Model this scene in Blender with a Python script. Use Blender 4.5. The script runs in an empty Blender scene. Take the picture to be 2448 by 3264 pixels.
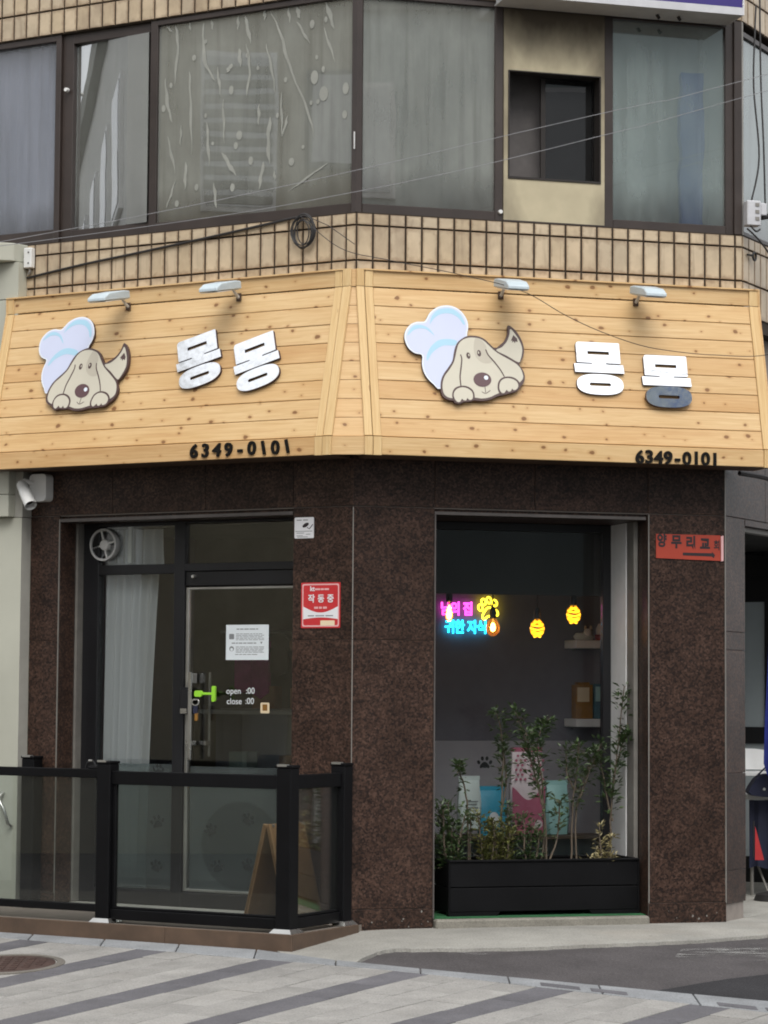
import bpy, bmesh, math, random
from mathutils import Matrix, Vector
from mathutils.geometry import tessellate_polygon
R_ = math.radians
random.seed(7)
sc = bpy.context.scene
COL = sc.collection

# ------------------------------------------------------------------ camera
PITCH, ROLL = R_(4.06), 0.0069
fwd = Vector((0, math.cos(PITCH), math.sin(PITCH)))
up0 = Vector((0, -math.sin(PITCH), math.cos(PITCH)))
rt0 = Vector((1, 0, 0))
rt = rt0 * math.cos(ROLL) + up0 * math.sin(ROLL)
upv = up0 * math.cos(ROLL) - rt0 * math.sin(ROLL)
cd = bpy.data.cameras.new('camera')
cam = bpy.data.objects.new('camera', cd); COL.objects.link(cam)
cm = Matrix.Identity(4)
for i in range(3):
    cm[i][0], cm[i][1], cm[i][2] = rt[i], upv[i], -fwd[i]
cm.translation = (0, 0, 1.6)
cam.matrix_world = cm
cd.sensor_fit = 'HORIZONTAL'; cd.sensor_width = 36; cd.lens = 36 * 8000 / 2448
cd.clip_start = .1; cd.clip_end = 500
sc.camera = cam

# ------------------------------------------------------------------ sky, sun, exposure (bright overcast)
SUN_EL, SUN_AZ = R_(52), R_(174)          # azimuth measured clockwise from +Y
w = bpy.data.worlds.new('World'); sc.world = w; w.use_nodes = True
nt = w.node_tree; nt.nodes.clear()
sky = nt.nodes.new('ShaderNodeTexSky'); sky.sky_type = 'NISHITA'; sky.sun_disc = False
sky.sun_elevation = SUN_EL; sky.sun_rotation = SUN_AZ; sky.dust_density = 3.0
hs = nt.nodes.new('ShaderNodeHueSaturation'); hs.inputs['Saturation'].default_value = .22
bg = nt.nodes.new('ShaderNodeBackground'); bg.inputs['Strength'].default_value = .15
wo = nt.nodes.new('ShaderNodeOutputWorld')
nt.links.new(sky.outputs[0], hs.inputs['Color'])
cl = nt.nodes.new('ShaderNodeMixRGB'); cl.inputs[0].default_value = .55; cl.inputs[2].default_value = (4.9, 5.0, 5.15, 1)   # even cloud cover over the whole sky
nt.links.new(hs.outputs[0], cl.inputs[1]); nt.links.new(cl.outputs[0], bg.inputs['Color'])
nt.links.new(bg.outputs[0], wo.inputs['Surface'])
sl = bpy.data.lights.new('sun', 'SUN'); sl.energy = 1.15; sl.angle = R_(42); sl.color = (1, .97, .92)
so = bpy.data.objects.new('sun', sl); COL.objects.link(so)
sd = Vector((math.sin(SUN_AZ) * math.cos(SUN_EL), math.cos(SUN_AZ) * math.cos(SUN_EL), math.sin(SUN_EL)))
so.rotation_euler = sd.to_track_quat('Z', 'Y').to_euler(); so.location = sd * 60
sc.view_settings.view_transform = 'Standard'; sc.view_settings.look = 'None'
sc.view_settings.exposure = 0.83; sc.view_settings.gamma = 1
sc.view_settings.use_curve_mapping = False
sc.cycles.use_denoising = True; sc.cycles.filter_width = 1.9
sc.cycles.max_bounces = 10; sc.cycles.transparent_max_bounces = 24
sc.cycles.caustics_reflective = False; sc.cycles.caustics_refractive = False
sc.cycles.sample_clamp_indirect = 4

# ------------------------------------------------------------------ frames: local (s along wall to the right, off into the wall, z up)
C = Vector((-.2078, 16.9766, 0))
def frame(a, o):
    m = Matrix.Rotation(a, 4, 'Z'); m.translation = o; return m
AL, AR, A3 = R_(-29.4), R_(15.6), R_(60.6)
FL, FR = frame(AL, C), frame(AR, C)
F3 = frame(A3, FR @ Vector((2.72, 0, 0)))
F3U = frame(A3, FR @ Vector((2.86, 0, 0)))
T = lambda x, y, z: Matrix.Translation((x, y, z))
def FACE(F, s, off, z, rot=0):   # decor plane: x right, y up, z towards the street
    return F @ T(s, off, z) @ Matrix.Rotation(R_(90), 4, 'X') @ Matrix.Rotation(rot, 4, 'Z')
TILT = math.atan2(1.04, .24)
def SLANT(F, s=0, wv=0, rot=0, out=0):
    return F @ T(0, -.34, 3.29) @ Matrix.Rotation(TILT, 4, 'X') @ T(s, wv, out) @ Matrix.Rotation(rot, 4, 'Z')
SLEN = math.hypot(1.04, .24)
def gz(x, y):
    return min(-.07 + .03 * max(-3.5, min(x + .57, .6)) + .055 * (max(y, 12.5) - 16.17), 0.)

# ------------------------------------------------------------------ mesh helpers
class MB:
    def __init__(s): s.v = []; s.f = []; s.mi = []
    def _add(s, vs, fs, mi=0):
        n = len(s.v); s.v += [tuple(p) for p in vs]
        s.f += [tuple(i + n for i in f) for f in fs]; s.mi += [mi] * len(fs); return s
    def box(s, x0, x1, y0, y1, z0, z1, M=None, mi=0):
        vs = [Vector((x, y, z)) for z in (z0, z1) for y in (y0, y1) for x in (x0, x1)]
        if M: vs = [M @ p for p in vs]
        return s._add(vs, [(0, 2, 3, 1), (4, 5, 7, 6), (0, 1, 5, 4), (2, 6, 7, 3), (0, 4, 6, 2), (1, 3, 7, 5)], mi)
    def plan(s, pts, z0, z1, mi=0):      # closed xy polygon (ccw) extruded in z
        n = len(pts)
        vs = [Vector((p[0], p[1], z0)) for p in pts] + [Vector((p[0], p[1], z1)) for p in pts]
        tri = tessellate_polygon([[Vector((p[0], p[1], 0)) for p in pts]])
        fs = [(t[0] + n, t[1] + n, t[2] + n) for t in tri] + [(t[2], t[1], t[0]) for t in tri]
        fs += [(i, (i + 1) % n, (i + 1) % n + n, i + n) for i in range(n)]
        return s._add(vs, fs, mi)
    def plate(s, loops, z0, z1, mi=0):   # 2-D loops (first outer, then holes) extruded in z
        off = []; vs = []
        for l in loops:
            off.append(len(vs)); vs += [Vector((p[0], p[1], 0)) for p in l]
        n = len(vs)
        tri = tessellate_polygon([[Vector((p[0], p[1], 0)) for p in l] for l in loops])
        A = [Vector((p.x, p.y, z1)) for p in vs] + [Vector((p.x, p.y, z0)) for p in vs]
        fs = []
        for t in tri:
            a, b, c = (vs[i] for i in t)
            if (b - a).cross(c - a).z < 0: t = t[::-1]
            fs.append(tuple(t)); fs.append((t[2] + n, t[1] + n, t[0] + n))
        for l, o in zip(loops, off):
            m = len(l)
            fs += [(o + i, o + (i + 1) % m, o + (i + 1) % m + n, o + i + n) for i in range(m)]
        return s._add(A, fs, mi)
    def tube(s, pts, r, n=8, cap=True, mi=0):
        pts = [Vector(p) for p in pts]; rs = r if isinstance(r, (list, tuple)) else [r] * len(pts)
        base = len(s.v); prev = None
        for i, p in enumerate(pts):
            d = (pts[min(i + 1, len(pts) - 1)] - pts[max(i - 1, 0)]).normalized()
            if prev is None:
                a = d.orthogonal().normalized()
            else:
                a = (prev - d * prev.dot(d)).normalized()
            prev = a; b = d.cross(a)
            for k in range(n):
                t = 2 * math.pi * k / n
                s.v.append(tuple(p + (a * math.cos(t) + b * math.sin(t)) * rs[i]))
        for i in range(len(pts) - 1):
            for k in range(n):
                s.f.append((base + i * n + k, base + i * n + (k + 1) % n, base + (i + 1) * n + (k + 1) % n, base + (i + 1) * n + k)); s.mi.append(mi)
        if cap:
            s.f.append(tuple(base + k for k in range(n))[::-1]); s.mi.append(mi)
            e = base + (len(pts) - 1) * n
            s.f.append(tuple(e + k for k in range(n))); s.mi.append(mi)
        return s
    def lathe(s, prof, n=16, M=None, mi=0):   # profile of (r, z)
        base = len(s.v)
        for r, z in prof:
            for k in range(n):
                t = 2 * math.pi * k / n; p = Vector((r * math.cos(t), r * math.sin(t), z))
                s.v.append(tuple(M @ p if M else p))
        for i in range(len(prof) - 1):
            for k in range(n):
                s.f.append((base + i * n + k, base + i * n + (k + 1) % n, base + (i + 1) * n + (k + 1) % n, base + (i + 1) * n + k)); s.mi.append(mi)
        return s
    def quad(s, a, b, c, d, mi=0): return s._add([a, b, c, d], [(0, 1, 2, 3)], mi)
    def mesh(s, name, mats, bevel=0, smooth=False, seg=1):
        me = bpy.data.meshes.new(name); me.from_pydata(s.v, [], s.f)
        for m in (mats if isinstance(mats, (list, tuple)) else [mats]): me.materials.append(m)
        if any(s.mi): me.polygons.foreach_set('material_index', s.mi)
        bm = bmesh.new(); bm.from_mesh(me)
        bmesh.ops.recalc_face_normals(bm, faces=bm.faces)
        if bevel:
            ed = [e for e in bm.edges if len(e.link_faces) == 2 and e.calc_face_angle(0) > .35]
            bmesh.ops.bevel(bm, geom=ed, offset=bevel, segments=seg, affect='EDGES', clamp_overlap=True)
        if smooth:
            for f in bm.faces: f.smooth = True
            for e in bm.edges:
                if len(e.link_faces) == 2 and e.calc_face_angle(0) > .7: e.smooth = False
        bm.to_mesh(me); bm.free(); return me
    def build(s, name, mats, parent=None, M=None, bevel=0, smooth=False, seg=1):
        return obj(name, s.mesh(name, mats, bevel, smooth, seg), parent, M)

def obj(name, me, parent=None, M=None):
    o = bpy.data.objects.new(name, me); COL.objects.link(o)
    if parent: o.parent = parent
    if M is not None: o.matrix_basis = M
    return o
def tag(o, label=None, cat=None, group=None, kind=None):
    if label: o['label'] = label
    if cat: o['category'] = cat
    if group: o['group'] = group
    if kind: o['kind'] = kind
    return o
def thing(name, label, cat, M=None, group=None):
    o = obj(name, None, None, M); o.empty_display_size = .1
    return tag(o, label, cat, group)
def text(body, size, name, mat, parent=None, M=None, ext=.0006, off=0, align='CENTER', sx=1, sp=1, bevel=0):
    c = bpy.data.curves.new(name, 'FONT'); c.body = body; c.size = size; c.extrude = ext; c.offset = off
    c.align_x = align; c.align_y = 'CENTER'; c.space_character = sp; c.resolution_u = 4
    if bevel: c.bevel_depth = bevel; c.bevel_resolution = 1
    t = bpy.data.objects.new(name, c)
    me = bpy.data.meshes.new_from_object(t); me.name = name
    bpy.data.objects.remove(t); bpy.data.curves.remove(c)
    me.materials.clear(); me.materials.append(mat)
    if sx != 1: me.transform(Matrix.Diagonal((sx, 1, 1, 1)))
    return obj(name, me, parent, M)
def smooth_loop(l, n=4):
    out = []; m = len(l)
    for i in range(m):
        p0, p1, p2, p3 = (Vector(l[(i + k - 1) % m]).to_2d() for k in range(4))
        for k in range(n):
            t = k / n
            q = .5 * (2 * p1 + (p2 - p0) * t + (2 * p0 - 5 * p1 + 4 * p2 - p3) * t * t + (3 * p1 - p0 - 3 * p2 + p3) * t ** 3)
            out.append((q.x, q.y))
    return out
def smooth_line(l, n=5):
    out = []; m = len(l)
    for i in range(m - 1):
        p0, p1, p2, p3 = (Vector(l[max(0, min(m - 1, i + k - 1))]) for k in range(4))
        for k in range(n):
            t = k / n
            out.append(.5 * (2 * p1 + (p2 - p0) * t + (2 * p0 - 5 * p1 + 4 * p2 - p3) * t * t + (3 * p1 - p0 - 3 * p2 + p3) * t ** 3))
    out.append(Vector(l[-1])); return out
def ribbon(pts, wd):      # 2-D stroke outline
    pts = [Vector(p).to_2d() for p in pts]; a = []; b = []
    for i, p in enumerate(pts):
        d = (pts[min(i + 1, len(pts) - 1)] - pts[max(i - 1, 0)]).normalized(); nrm = Vector((-d.y, d.x))
        ww = wd(i / (len(pts) - 1)) if callable(wd) else wd
        a.append(p + nrm * ww / 2); b.append(p - nrm * ww / 2)
    return [tuple(p) for p in a] + [tuple(p) for p in b[::-1]]
def ellipse(cx, cy, rx, ry, n=20, rot=0):
    return [(cx + rx * math.cos(t) * math.cos(rot) - ry * math.sin(t) * math.sin(rot), cy + rx * math.cos(t) * math.sin(rot) + ry * math.sin(t) * math.cos(rot)) for t in (2 * math.pi * k / n for k in range(n))]
def rrect(x0, x1, y0, y1, r, n=4):
    out = []
    for cx, cy, a in ((x1 - r, y1 - r, 0), (x0 + r, y1 - r, 90), (x0 + r, y0 + r, 180), (x1 - r, y0 + r, 270)):
        for k in range(n + 1):
            t = R_(a + 90 * k / n); out.append((cx + r * math.cos(t), cy + r * math.sin(t)))
    return out

# ------------------------------------------------------------------ materials
MATS = {}
class NT:
    def __init__(s, name):
        s.m = bpy.data.materials.new(name); s.m.use_nodes = True; s.t = s.m.node_tree
        s.b = s.t.nodes['Principled BSDF']; s.out = s.t.nodes['Material Output']
        MATS[name] = s.m
    def n(s, typ, **kw):
        nd = s.t.nodes.new('ShaderNode' + typ)
        for k, v in kw.items():
            if k in nd.inputs: s.set(nd.inputs[k], v)
            else: setattr(nd, k, v)
        return nd
    def set(s, inp, v):
        if isinstance(v, bpy.types.NodeSocket): s.t.links.new(v, inp)
        else:
            try: inp.default_value = v
            except Exception: inp.default_value = (*v, 1)
    def L(s, a, b): s.t.links.new(a, b)
    def coord(s, scale=(1, 1, 1), rand=True, kind='Object'):
        tc = s.n('TexCoord'); vec = tc.outputs[kind]
        if rand:
            oi = s.n('ObjectInfo'); mu = s.n('Math', operation='MULTIPLY'); s.L(oi.outputs['Random'], mu.inputs[0]); mu.inputs[1].default_value = 37.0
            ad = s.n('VectorMath', operation='ADD'); s.L(vec, ad.inputs[0]); s.L(mu.outputs[0], ad.inputs[1]); vec = ad.outputs[0]
        mp = s.n('Mapping'); mp.inputs['Scale'].default_value = scale; s.L(vec, mp.inputs[0]); return mp.outputs[0]
    def noise(s, vec, scale, detail=4, rough=.55, dist=0):
        x = s.n('TexNoise'); s.L(vec, x.inputs['Vector']); x.inputs['Scale'].default_value = scale
        x.inputs['Detail'].default_value = detail; x.inputs['Roughness'].default_value = rough; x.inputs['Distortion'].default_value = dist
        return x.outputs['Fac']
    def ramp(s, fac, stops, interp='LINEAR'):
        r = s.n('ValToRGB'); s.L(fac, r.inputs[0]); r.color_ramp.interpolation = interp
        e = r.color_ramp.elements
        while len(e) < len(stops): e.new(.5)
        for el, (p, c) in zip(e, stops):
            el.position = p; el.color = (*c, 1) if len(c) == 3 else c
        return r.outputs[0]
    def mix(s, fac, a, b, mode='MIX'):
        x = s.n('MixRGB', blend_type=mode); s.set(x.inputs[0], fac); s.set(x.inputs[1], a); s.set(x.inputs[2], b); return x.outputs[0]
    def math(s, op, a, b=0.):
        x = s.n('Math', operation=op); s.set(x.inputs[0], a); s.set(x.inputs[1], b); return x.outputs[0]
    def bump(s, h, strength=.3, dist=.01):
        x = s.n('Bump'); x.inputs['Strength'].default_value = strength; x.inputs['Distance'].default_value = dist
        s.L(h, x.inputs['Height']); s.L(x.outputs[0], s.b.inputs['Normal'])
    def base(s, c, rough=.6, metal=0, spec=.5):
        s.set(s.b.inputs['Base Color'], c); s.set(s.b.inputs['Roughness'], rough); s.b.inputs['Metallic'].default_value = metal
        s.b.inputs['Specular IOR Level'].default_value = spec; return s.m
    def rnd(s): return s.n('ObjectInfo').outputs['Random']
BW = lambda v: (v, v, v)
def simple(name, col, rough=.6, metal=0, var=.12, scale=12, bump=.08, spec=.5, rand=0.):
    N = NT(name); v = N.coord()
    f = N.noise(v, scale, 6); f2 = N.noise(v, scale * .22, 3)
    c = N.mix(N.ramp(f, [(.3, BW(1 - var)), (.7, BW(1 + var))]), (0, 0, 0), col, 'MIX')
    c = N.mix(1., N.ramp(f, [(.3, BW(1 - var)), (.7, BW(1.0))]), col, 'MULTIPLY')
    c = N.mix(1., c, N.ramp(f2, [(.3, BW(1 - var)), (.7, BW(1.0))]), 'MULTIPLY')
    if rand: c = N.mix(1., c, N.ramp(N.rnd(), [(0, BW(1 - rand)), (1, BW(1))]), 'MULTIPLY')
    r = N.ramp(f2, [(.3, BW(max(0, rough - .07))), (.7, BW(min(1, rough + .07)))])
    N.base(c, r, metal, spec)
    if bump: N.bump(f, bump, .004)
    return N.m
def pine():
    N = NT('pine'); v = N.coord(); r = N.rnd()
    g = N.n('Mapping'); g.inputs['Scale'].default_value = (1.1, 26, 26); N.L(v, g.inputs[0])
    gr = N.noise(g.outputs[0], 2.2, 5, .55, 1.2)
    base = N.ramp(gr, [(.3, (.565, .375, .18)), (.55, (.645, .455, .24)), (.75, (.685, .50, .28))])
    tint = N.ramp(r, [(0, (.92, .84, .76)), (.2, (1, 1, 1)), (.8, (1.0, .98, .94)), (1, (.96, .88, .80))])
    c = N.mix(1., base, tint, 'MULTIPLY')
    fl = N.noise(N.coord((1.2, 4, 4)), 1.1, 2)
    c = N.mix(1., c, N.ramp(fl, [(.35, (.93, .88, .82)), (.6, (1, 1, 1))]), 'MULTIPLY')
    # knots
    k = N.n('Mapping'); k.inputs['Scale'].default_value = (6.0, 8.6, 0); N.L(v, k.inputs[0])
    dn = N.n('TexNoise'); dn.inputs['Scale'].default_value = 14; N.L(v, dn.inputs['Vector'])
    kd = N.n('VectorMath', operation='SCALE'); N.L(dn.outputs['Color'], kd.inputs[0]); kd.inputs['Scale'].default_value = .2
    ka = N.n('VectorMath', operation='ADD'); N.L(k.outputs[0], ka.inputs[0]); N.L(kd.outputs[0], ka.inputs[1])
    vo = N.n('TexVoronoi', voronoi_dimensions='2D'); N.L(ka.outputs[0], vo.inputs['Vector']); vo.inputs['Scale'].default_value = 1.; vo.inputs['Randomness'].default_value = .95
    sx = N.n('SeparateColor'); N.L(vo.outputs['Color'], sx.inputs[0])
    size = N.math('MULTIPLY', N.math('POWER', sx.outputs[0], 1.6), .10)
    d = N.math('SUBTRACT', vo.outputs['Distance'], size)
    core = N.ramp(d, [(0.0, BW(1)), (.045, BW(0))])
    gate = N.math('GREATER_THAN', sx.outputs[1], .30)
    halo = N.ramp(d, [(0., BW(.42)), (.16, BW(0))])
    c = N.mix(N.math('MULTIPLY', halo, gate), c, (.40, .185, .05))
    c = N.mix(N.math('MULTIPLY', N.math('MULTIPLY', core, gate), .85), c, (.17, .075, .03))
    hl = N.noise(N.coord((1.6, 30, 1)), 1.4, 4, .6)      # reddish heartwood streaks
    c = N.mix(N.ramp(hl, [(.56, BW(0)), (.72, BW(.38))]), c, (.50, .27, .12))
    N.base(c, .5, 0, .35); N.bump(gr, .12, .002); return N.m
def pine_plain():
    N = NT('pine_plain'); v = N.coord()
    g = N.n('Mapping'); g.inputs['Scale'].default_value = (1.1, 26, 26); N.L(v, g.inputs[0])
    gr = N.noise(g.outputs[0], 2.2, 5, .55, 1.2)
    c = N.ramp(gr, [(.3, (.60, .40, .19)), (.55, (.68, .49, .25)), (.75, (.72, .54, .30))])
    c = N.mix(1., c, N.ramp(N.rnd(), [(0, (.9, .86, .8)), (1, (1, 1, 1))]), 'MULTIPLY')
    k = N.noise(N.coord((3, 14, 1)), 2.2, 1)
    c = N.mix(N.ramp(k, [(.76, BW(0)), (.80, BW(.7))]), c, (.28, .13, .05))
    N.base(c, .5, 0, .35); N.bump(gr, .12, .002); return N.m
def granite():
    N = NT('granite'); v = N.coord(rand=True)
    vo = N.n('TexVoronoi'); vo.inputs['Scale'].default_value = 78; N.L(v, vo.inputs['Vector'])
    a = N.n('SeparateColor'); N.L(vo.outputs['Color'], a.inputs[0])
    n1 = N.noise(v, 58, 5, .65); n2 = N.noise(v, 4.5, 4); n3 = N.noise(v, 150, 2)
    f = N.math('ADD', N.math('MULTIPLY', a.outputs[0], .38), N.math('MULTIPLY', n1, .62))
    c = N.ramp(f, [(.25, (.0135, .0098, .0088)), (.42, (.0265, .0162, .0128)), (.55, (.047, .0265, .0193)), (.74, (.078, .046, .034))])
    c = N.mix(1., c, N.ramp(n2, [(.3, BW(.66)), (.7, BW(1.2))]), 'MULTIPLY')
    c = N.mix(1., c, N.ramp(N.rnd(), [(0, BW(.82)), (1, BW(1.12))]), 'MULTIPLY')
    c = N.mix(N.ramp(n3, [(.64, BW(0)), (.72, BW(.35))]), c, (.10, .085, .078))
    N.base(c, N.ramp(n1, [(.3, BW(.28)), (.7, BW(.45))]), 0, .22); return N.m
def tile():
    N = NT('tile'); v = N.coord(rand=False); vr = N.coord()
    c = N.ramp(N.rnd(), [(0, (.47, .37, .245)), (.35, (.53, .42, .285)), (.7, (.55, .445, .31)), (1, (.49, .40, .285))])
    c = N.mix(1., c, N.ramp(N.noise(vr, 5, 4), [(.3, BW(.78)), (.65, BW(1))]), 'MULTIPLY')
    # grime creeping in from the joints and run-off streaks
    sp = N.n('SeparateXYZ'); N.L(v, sp.inputs[0])
    ex = N.math('ABSOLUTE', sp.outputs[0]); ez = N.math('ABSOLUTE', sp.outputs[2])
    e = N.math('MAXIMUM', N.math('MULTIPLY', ex, 1 / .0525), N.math('MULTIPLY', ez, 1 / .116))
    e = N.math('ADD', e, N.math('MULTIPLY', N.math('SUBTRACT', N.noise(vr, 22, 4), .5), .7))
    c = N.mix(N.math('MULTIPLY', N.ramp(e, [(.72, BW(0)), (1.1, BW(1))]), .55), c, (.20, .13, .08))
    st = N.noise(N.coord((20, 20, 1.6)), 1.0, 4)
    c = N.mix(N.ramp(st, [(.58, BW(0)), (.85, BW(.6))]), c, (.15, .10, .065))
    gp = N.n('NewGeometry'); mp_ = N.n('Mapping'); mp_.inputs['Scale'].default_value = (1, 1, .45); N.L(gp.outputs['Position'], mp_.inputs[0])
    big_ = N.noise(mp_.outputs[0], 2.6, 6, .65)          # run-off stains that cross the joints
    c = N.mix(N.ramp(big_, [(.50, BW(0)), (.72, BW(.62))]), c, (.21, .15, .10))
    N.base(c, .42, 0, .4); N.bump(N.noise(vr, 30, 3), .08, .003); return N.m
def glass(name, refl=.1, tint=(.85, .88, .87), dirt=0., dcol=(.3, .3, .27), gcol=(1, 1, 1), rough=0.0, warp=0., grime=False):
    N = NT(name); t = N.t; t.nodes.remove(N.b)
    tr = N.n('BsdfTransparent'); tr.inputs[0].default_value = (*tint, 1)
    gl = N.n('BsdfGlossy'); gl.inputs['Roughness'].default_value = rough; gl.inputs[0].default_value = (*gcol, 1)
    lw = N.n('LayerWeight'); lw.inputs['Blend'].default_value = .3
    fac = N.math('ADD', N.math('MULTIPLY', lw.outputs['Fresnel'], .6), refl)
    v = N.coord(rand=False)
    if warp:
        b = N.n('Bump'); b.inputs['Strength'].default_value = warp; b.inputs['Distance'].default_value = .02
        N.L(N.noise(N.coord(), 1.3, 2), b.inputs['Height']); N.L(b.outputs[0], gl.inputs['Normal'])
    mx = N.n('MixShader'); N.set(mx.inputs[0], fac); N.L(tr.outputs[0], mx.inputs[1]); N.L(gl.outputs[0], mx.inputs[2])
    last = mx.outputs[0]
    if dirt:
        df = N.n('BsdfDiffuse'); df.inputs[0].default_value = (*dcol, 1)
        f = N.ramp(N.noise(N.coord((1, 1, .5)), 3., 6, .6), [(.3, BW(dirt * .75)), (.75, BW(min(1, dirt * 1.2)))])
        if grime:      # soot settled along the sill and in run-off streaks
            sp = N.n('SeparateXYZ'); N.L(v, sp.inputs[0])
            n1 = N.noise(N.coord((1, 1, .35)), 5., 5, .6); n2 = N.noise(N.coord((9, 9, .5)), 1.6, 4)
            g = N.math('ADD', N.math('MULTIPLY', N.math('SUBTRACT', 5.20, sp.outputs[2]), 3.2), N.math('MULTIPLY', N.math('SUBTRACT', n1, .45), 1.3))
            dc = N.mix(N.ramp(g, [(.0, BW(0)), (.9, BW(.75))]), (*dcol, 1), (.07, .06, .05, 1))
            dc = N.mix(N.ramp(n2, [(.46, BW(0)), (.8, BW(.45))]), dc, (.10, .095, .08, 1))
            tp = N.math('MULTIPLY', N.math('SUBTRACT', sp.outputs[2], 6.1), 2.6)
            dc = N.mix(N.ramp(N.math('ADD', tp, N.math('MULTIPLY', N.math('SUBTRACT', n1, .5), .8)), [(.15, BW(0)), (1., BW(.6))]), dc, (.09, .085, .075, 1))
            N.L(dc, df.inputs[0])
        m2 = N.n('MixShader'); N.L(f, m2.inputs[0]); N.L(last, m2.inputs[1]); N.L(df.outputs[0], m2.inputs[2]); last = m2.outputs[0]
    N.L(last, N.out.inputs['Surface']); return N.m
def emit(name, col, st):
    N = NT(name); t = N.t; t.nodes.remove(N.b)
    e = N.n('Emission'); e.inputs[0].default_value = (*col, 1); e.inputs[1].default_value = st
    N.L(e.outputs[0], N.out.inputs['Surface']); return N.m
def concrete(name, col, spots=(.25, .22, .18), sc_=3.0, rough=.85):
    N = NT(name); v = N.coord(rand=True)
    a = N.noise(v, sc_, 7, .6); b = N.noise(v, 90, 3); d = N.noise(v, .8, 3)
    c = N.mix(1., col, N.ramp(a, [(.3, BW(.74)), (.7, BW(1.10))]), 'MULTIPLY')
    c = N.mix(1., c, N.ramp(N.rnd(), [(0, BW(.90)), (1, BW(1.06))]), 'MULTIPLY')
    c = N.mix(1., c, N.ramp(b, [(.25, BW(.70)), (.6, BW(1.06))]), 'MULTIPLY')
    c = N.mix(N.ramp(d, [(.55, BW(0)), (.8, BW(.5))]), c, spots)
    vg = N.n('TexVoronoi'); vg.inputs['Scale'].default_value = 7.; N.L(v, vg.inputs['Vector'])
    sg_ = N.n('SeparateColor'); N.L(vg.outputs['Color'], sg_.inputs[0])
    c = N.mix(N.math('MULTIPLY', N.ramp(vg.outputs['Distance'], [(.05, BW(.55)), (.12, BW(0))]), N.math('GREATER_THAN', sg_.outputs[0], .62)), c, tuple(q * .5 for q in spots))
    N.base(c, rough, 0, .3); N.bump(b, .25, .003); return N.m
def asphalt(name, col, lo=.75):
    N = NT(name); v = N.coord(rand=False)
    a = N.noise(v, 75, 5, .75); b = N.noise(v, 2.2, 5)
    c = N.mix(1., col, N.ramp(a, [(.3, BW(.42)), (.62, BW(1.15)), (.75, BW(2.3))]), 'MULTIPLY')
    c = N.mix(1., c, N.ramp(b, [(.3, BW(lo)), (.7, BW(1.12))]), 'MULTIPLY')
    N.base(c, .9, 0, .3); N.bump(a, .5, .006); return N.m
def panel_board():     # beige board with soot
    N = NT('sooty_board'); v = N.coord(rand=False)
    a = N.noise(v, 4, 5); b = N.noise(N.coord((1.5, 1.5, .7)), 2.2, 4)
    c = N.mix(1., (.46, .40, .27), N.ramp(a, [(.3, BW(.85)), (.7, BW(1.05))]), 'MULTIPLY')
    sp = N.n('SeparateXYZ'); N.L(v, sp.inputs[0])
    hi = N.math('MULTIPLY', N.math('SUBTRACT', sp.outputs[2], 5.98), 2.6)       # soot plume above the opening
    sidev = N.math('MULTIPLY', N.math('SUBTRACT', N.math('ABSOLUTE', N.math('SUBTRACT', sp.outputs[0], 1.44)), .22), 3.2)
    m = N.math('MAXIMUM', hi, sidev)
    m = N.math('ADD', m, N.math('MULTIPLY', N.math('SUBTRACT', b, .5), 1.5))
    c = N.mix(N.ramp(m, [(.1, BW(0)), (.55, BW(.5)), (1., BW(.93))]), c, (.045, .032, .02))
    N.base(c, .75); return N.m
def mirror_letter():
    N = NT('mirror_steel'); v = N.coord()
    n = N.noise(v, 5, 3, .5, .6)
    N.base((.93, .94, .95), N.ramp(N.noise(v, 40, 3), [(.4, BW(.10)), (.8, BW(.2))]), 1.)
    N.bump(n, .11, .02); return N.m
def leaf(name, c0, c1):
    N = NT(name); v = N.coord(rand=False)
    N.base(N.ramp(N.noise(v, 14, 3), [(.3, c0), (.7, c1)]), .45, 0, .4)
    return N.m

pine(); pine_plain(); granite(); tile(); panel_board(); mirror_letter()
simple('grout', (.042, .028, .016), .9, scale=30, var=.3)
simple('joint_mortar', (.30, .26, .23), .9, var=.2)
simple('brown_alu', (.045, .032, .027), .45, var=.25, scale=6)
simple('black_alu', (.007, .007, .009), .42, var=.2, scale=6, bump=.02)
simple('black_paint', (.004, .004, .005), .55, var=.3, scale=9, bump=.1, spec=.16)
simple('alu', (.55, .54, .51), .35, .85, var=.15)
simple('dull_alu', (.28, .265, .24), .55, .4, var=.2)
simple('steel', (.62, .61, .58), .28, .95, var=.1)
simple('white_paint', (.84, .84, .83), .5, var=.07)
simple('white_plastic', (.72, .72, .70), .4, var=.08, scale=5)
simple('cream', (.45, .45, .38), .75, var=.1, scale=2.5)
simple('cream_side', (.40, .39, .35), .7, var=.1)
simple('lamp_grey', (.52, .60, .64), .4, var=.1)
simple('letter_side', (.055, .03, .045), .5)
simple('digit_black', (.008, .007, .006), .7, spec=.15)
simple('dog_dark', (.075, .042, .04), .5, var=.04, bump=0)
simple('dog_beige', (.56, .525, .43), .5, var=.03, bump=0)
simple('dog_patch', (.47, .43, .35), .5, var=.03, bump=0)
simple('hat_white', (.72, .77, .84), .45, var=.02, bump=0)
simple('hat_blue', (.55, .59, .75), .45, var=.02, bump=0)
simple('hat_sky', (.36, .58, .72), .45, var=.02, bump=0)
simple('nose_brown', (.105, .052, .058), .4, var=.04, bump=0)
simple('decal_white', (.78, .80, .82), .5, var=.03, bump=0)
simple('red_sticker', (.52, .03, .035), .4, var=.05, bump=0)
simple('sticker_white', (.72, .72, .74), .4, var=.04, bump=0)
simple('sticker_pink', (.72, .42, .42), .4, var=.04, bump=0)
simple('sticker_cream', (.75, .62, .42), .4, var=.04, bump=0)
simple('orange_board', (.40, .045, .02), .6, var=.15, scale=5)
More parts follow.
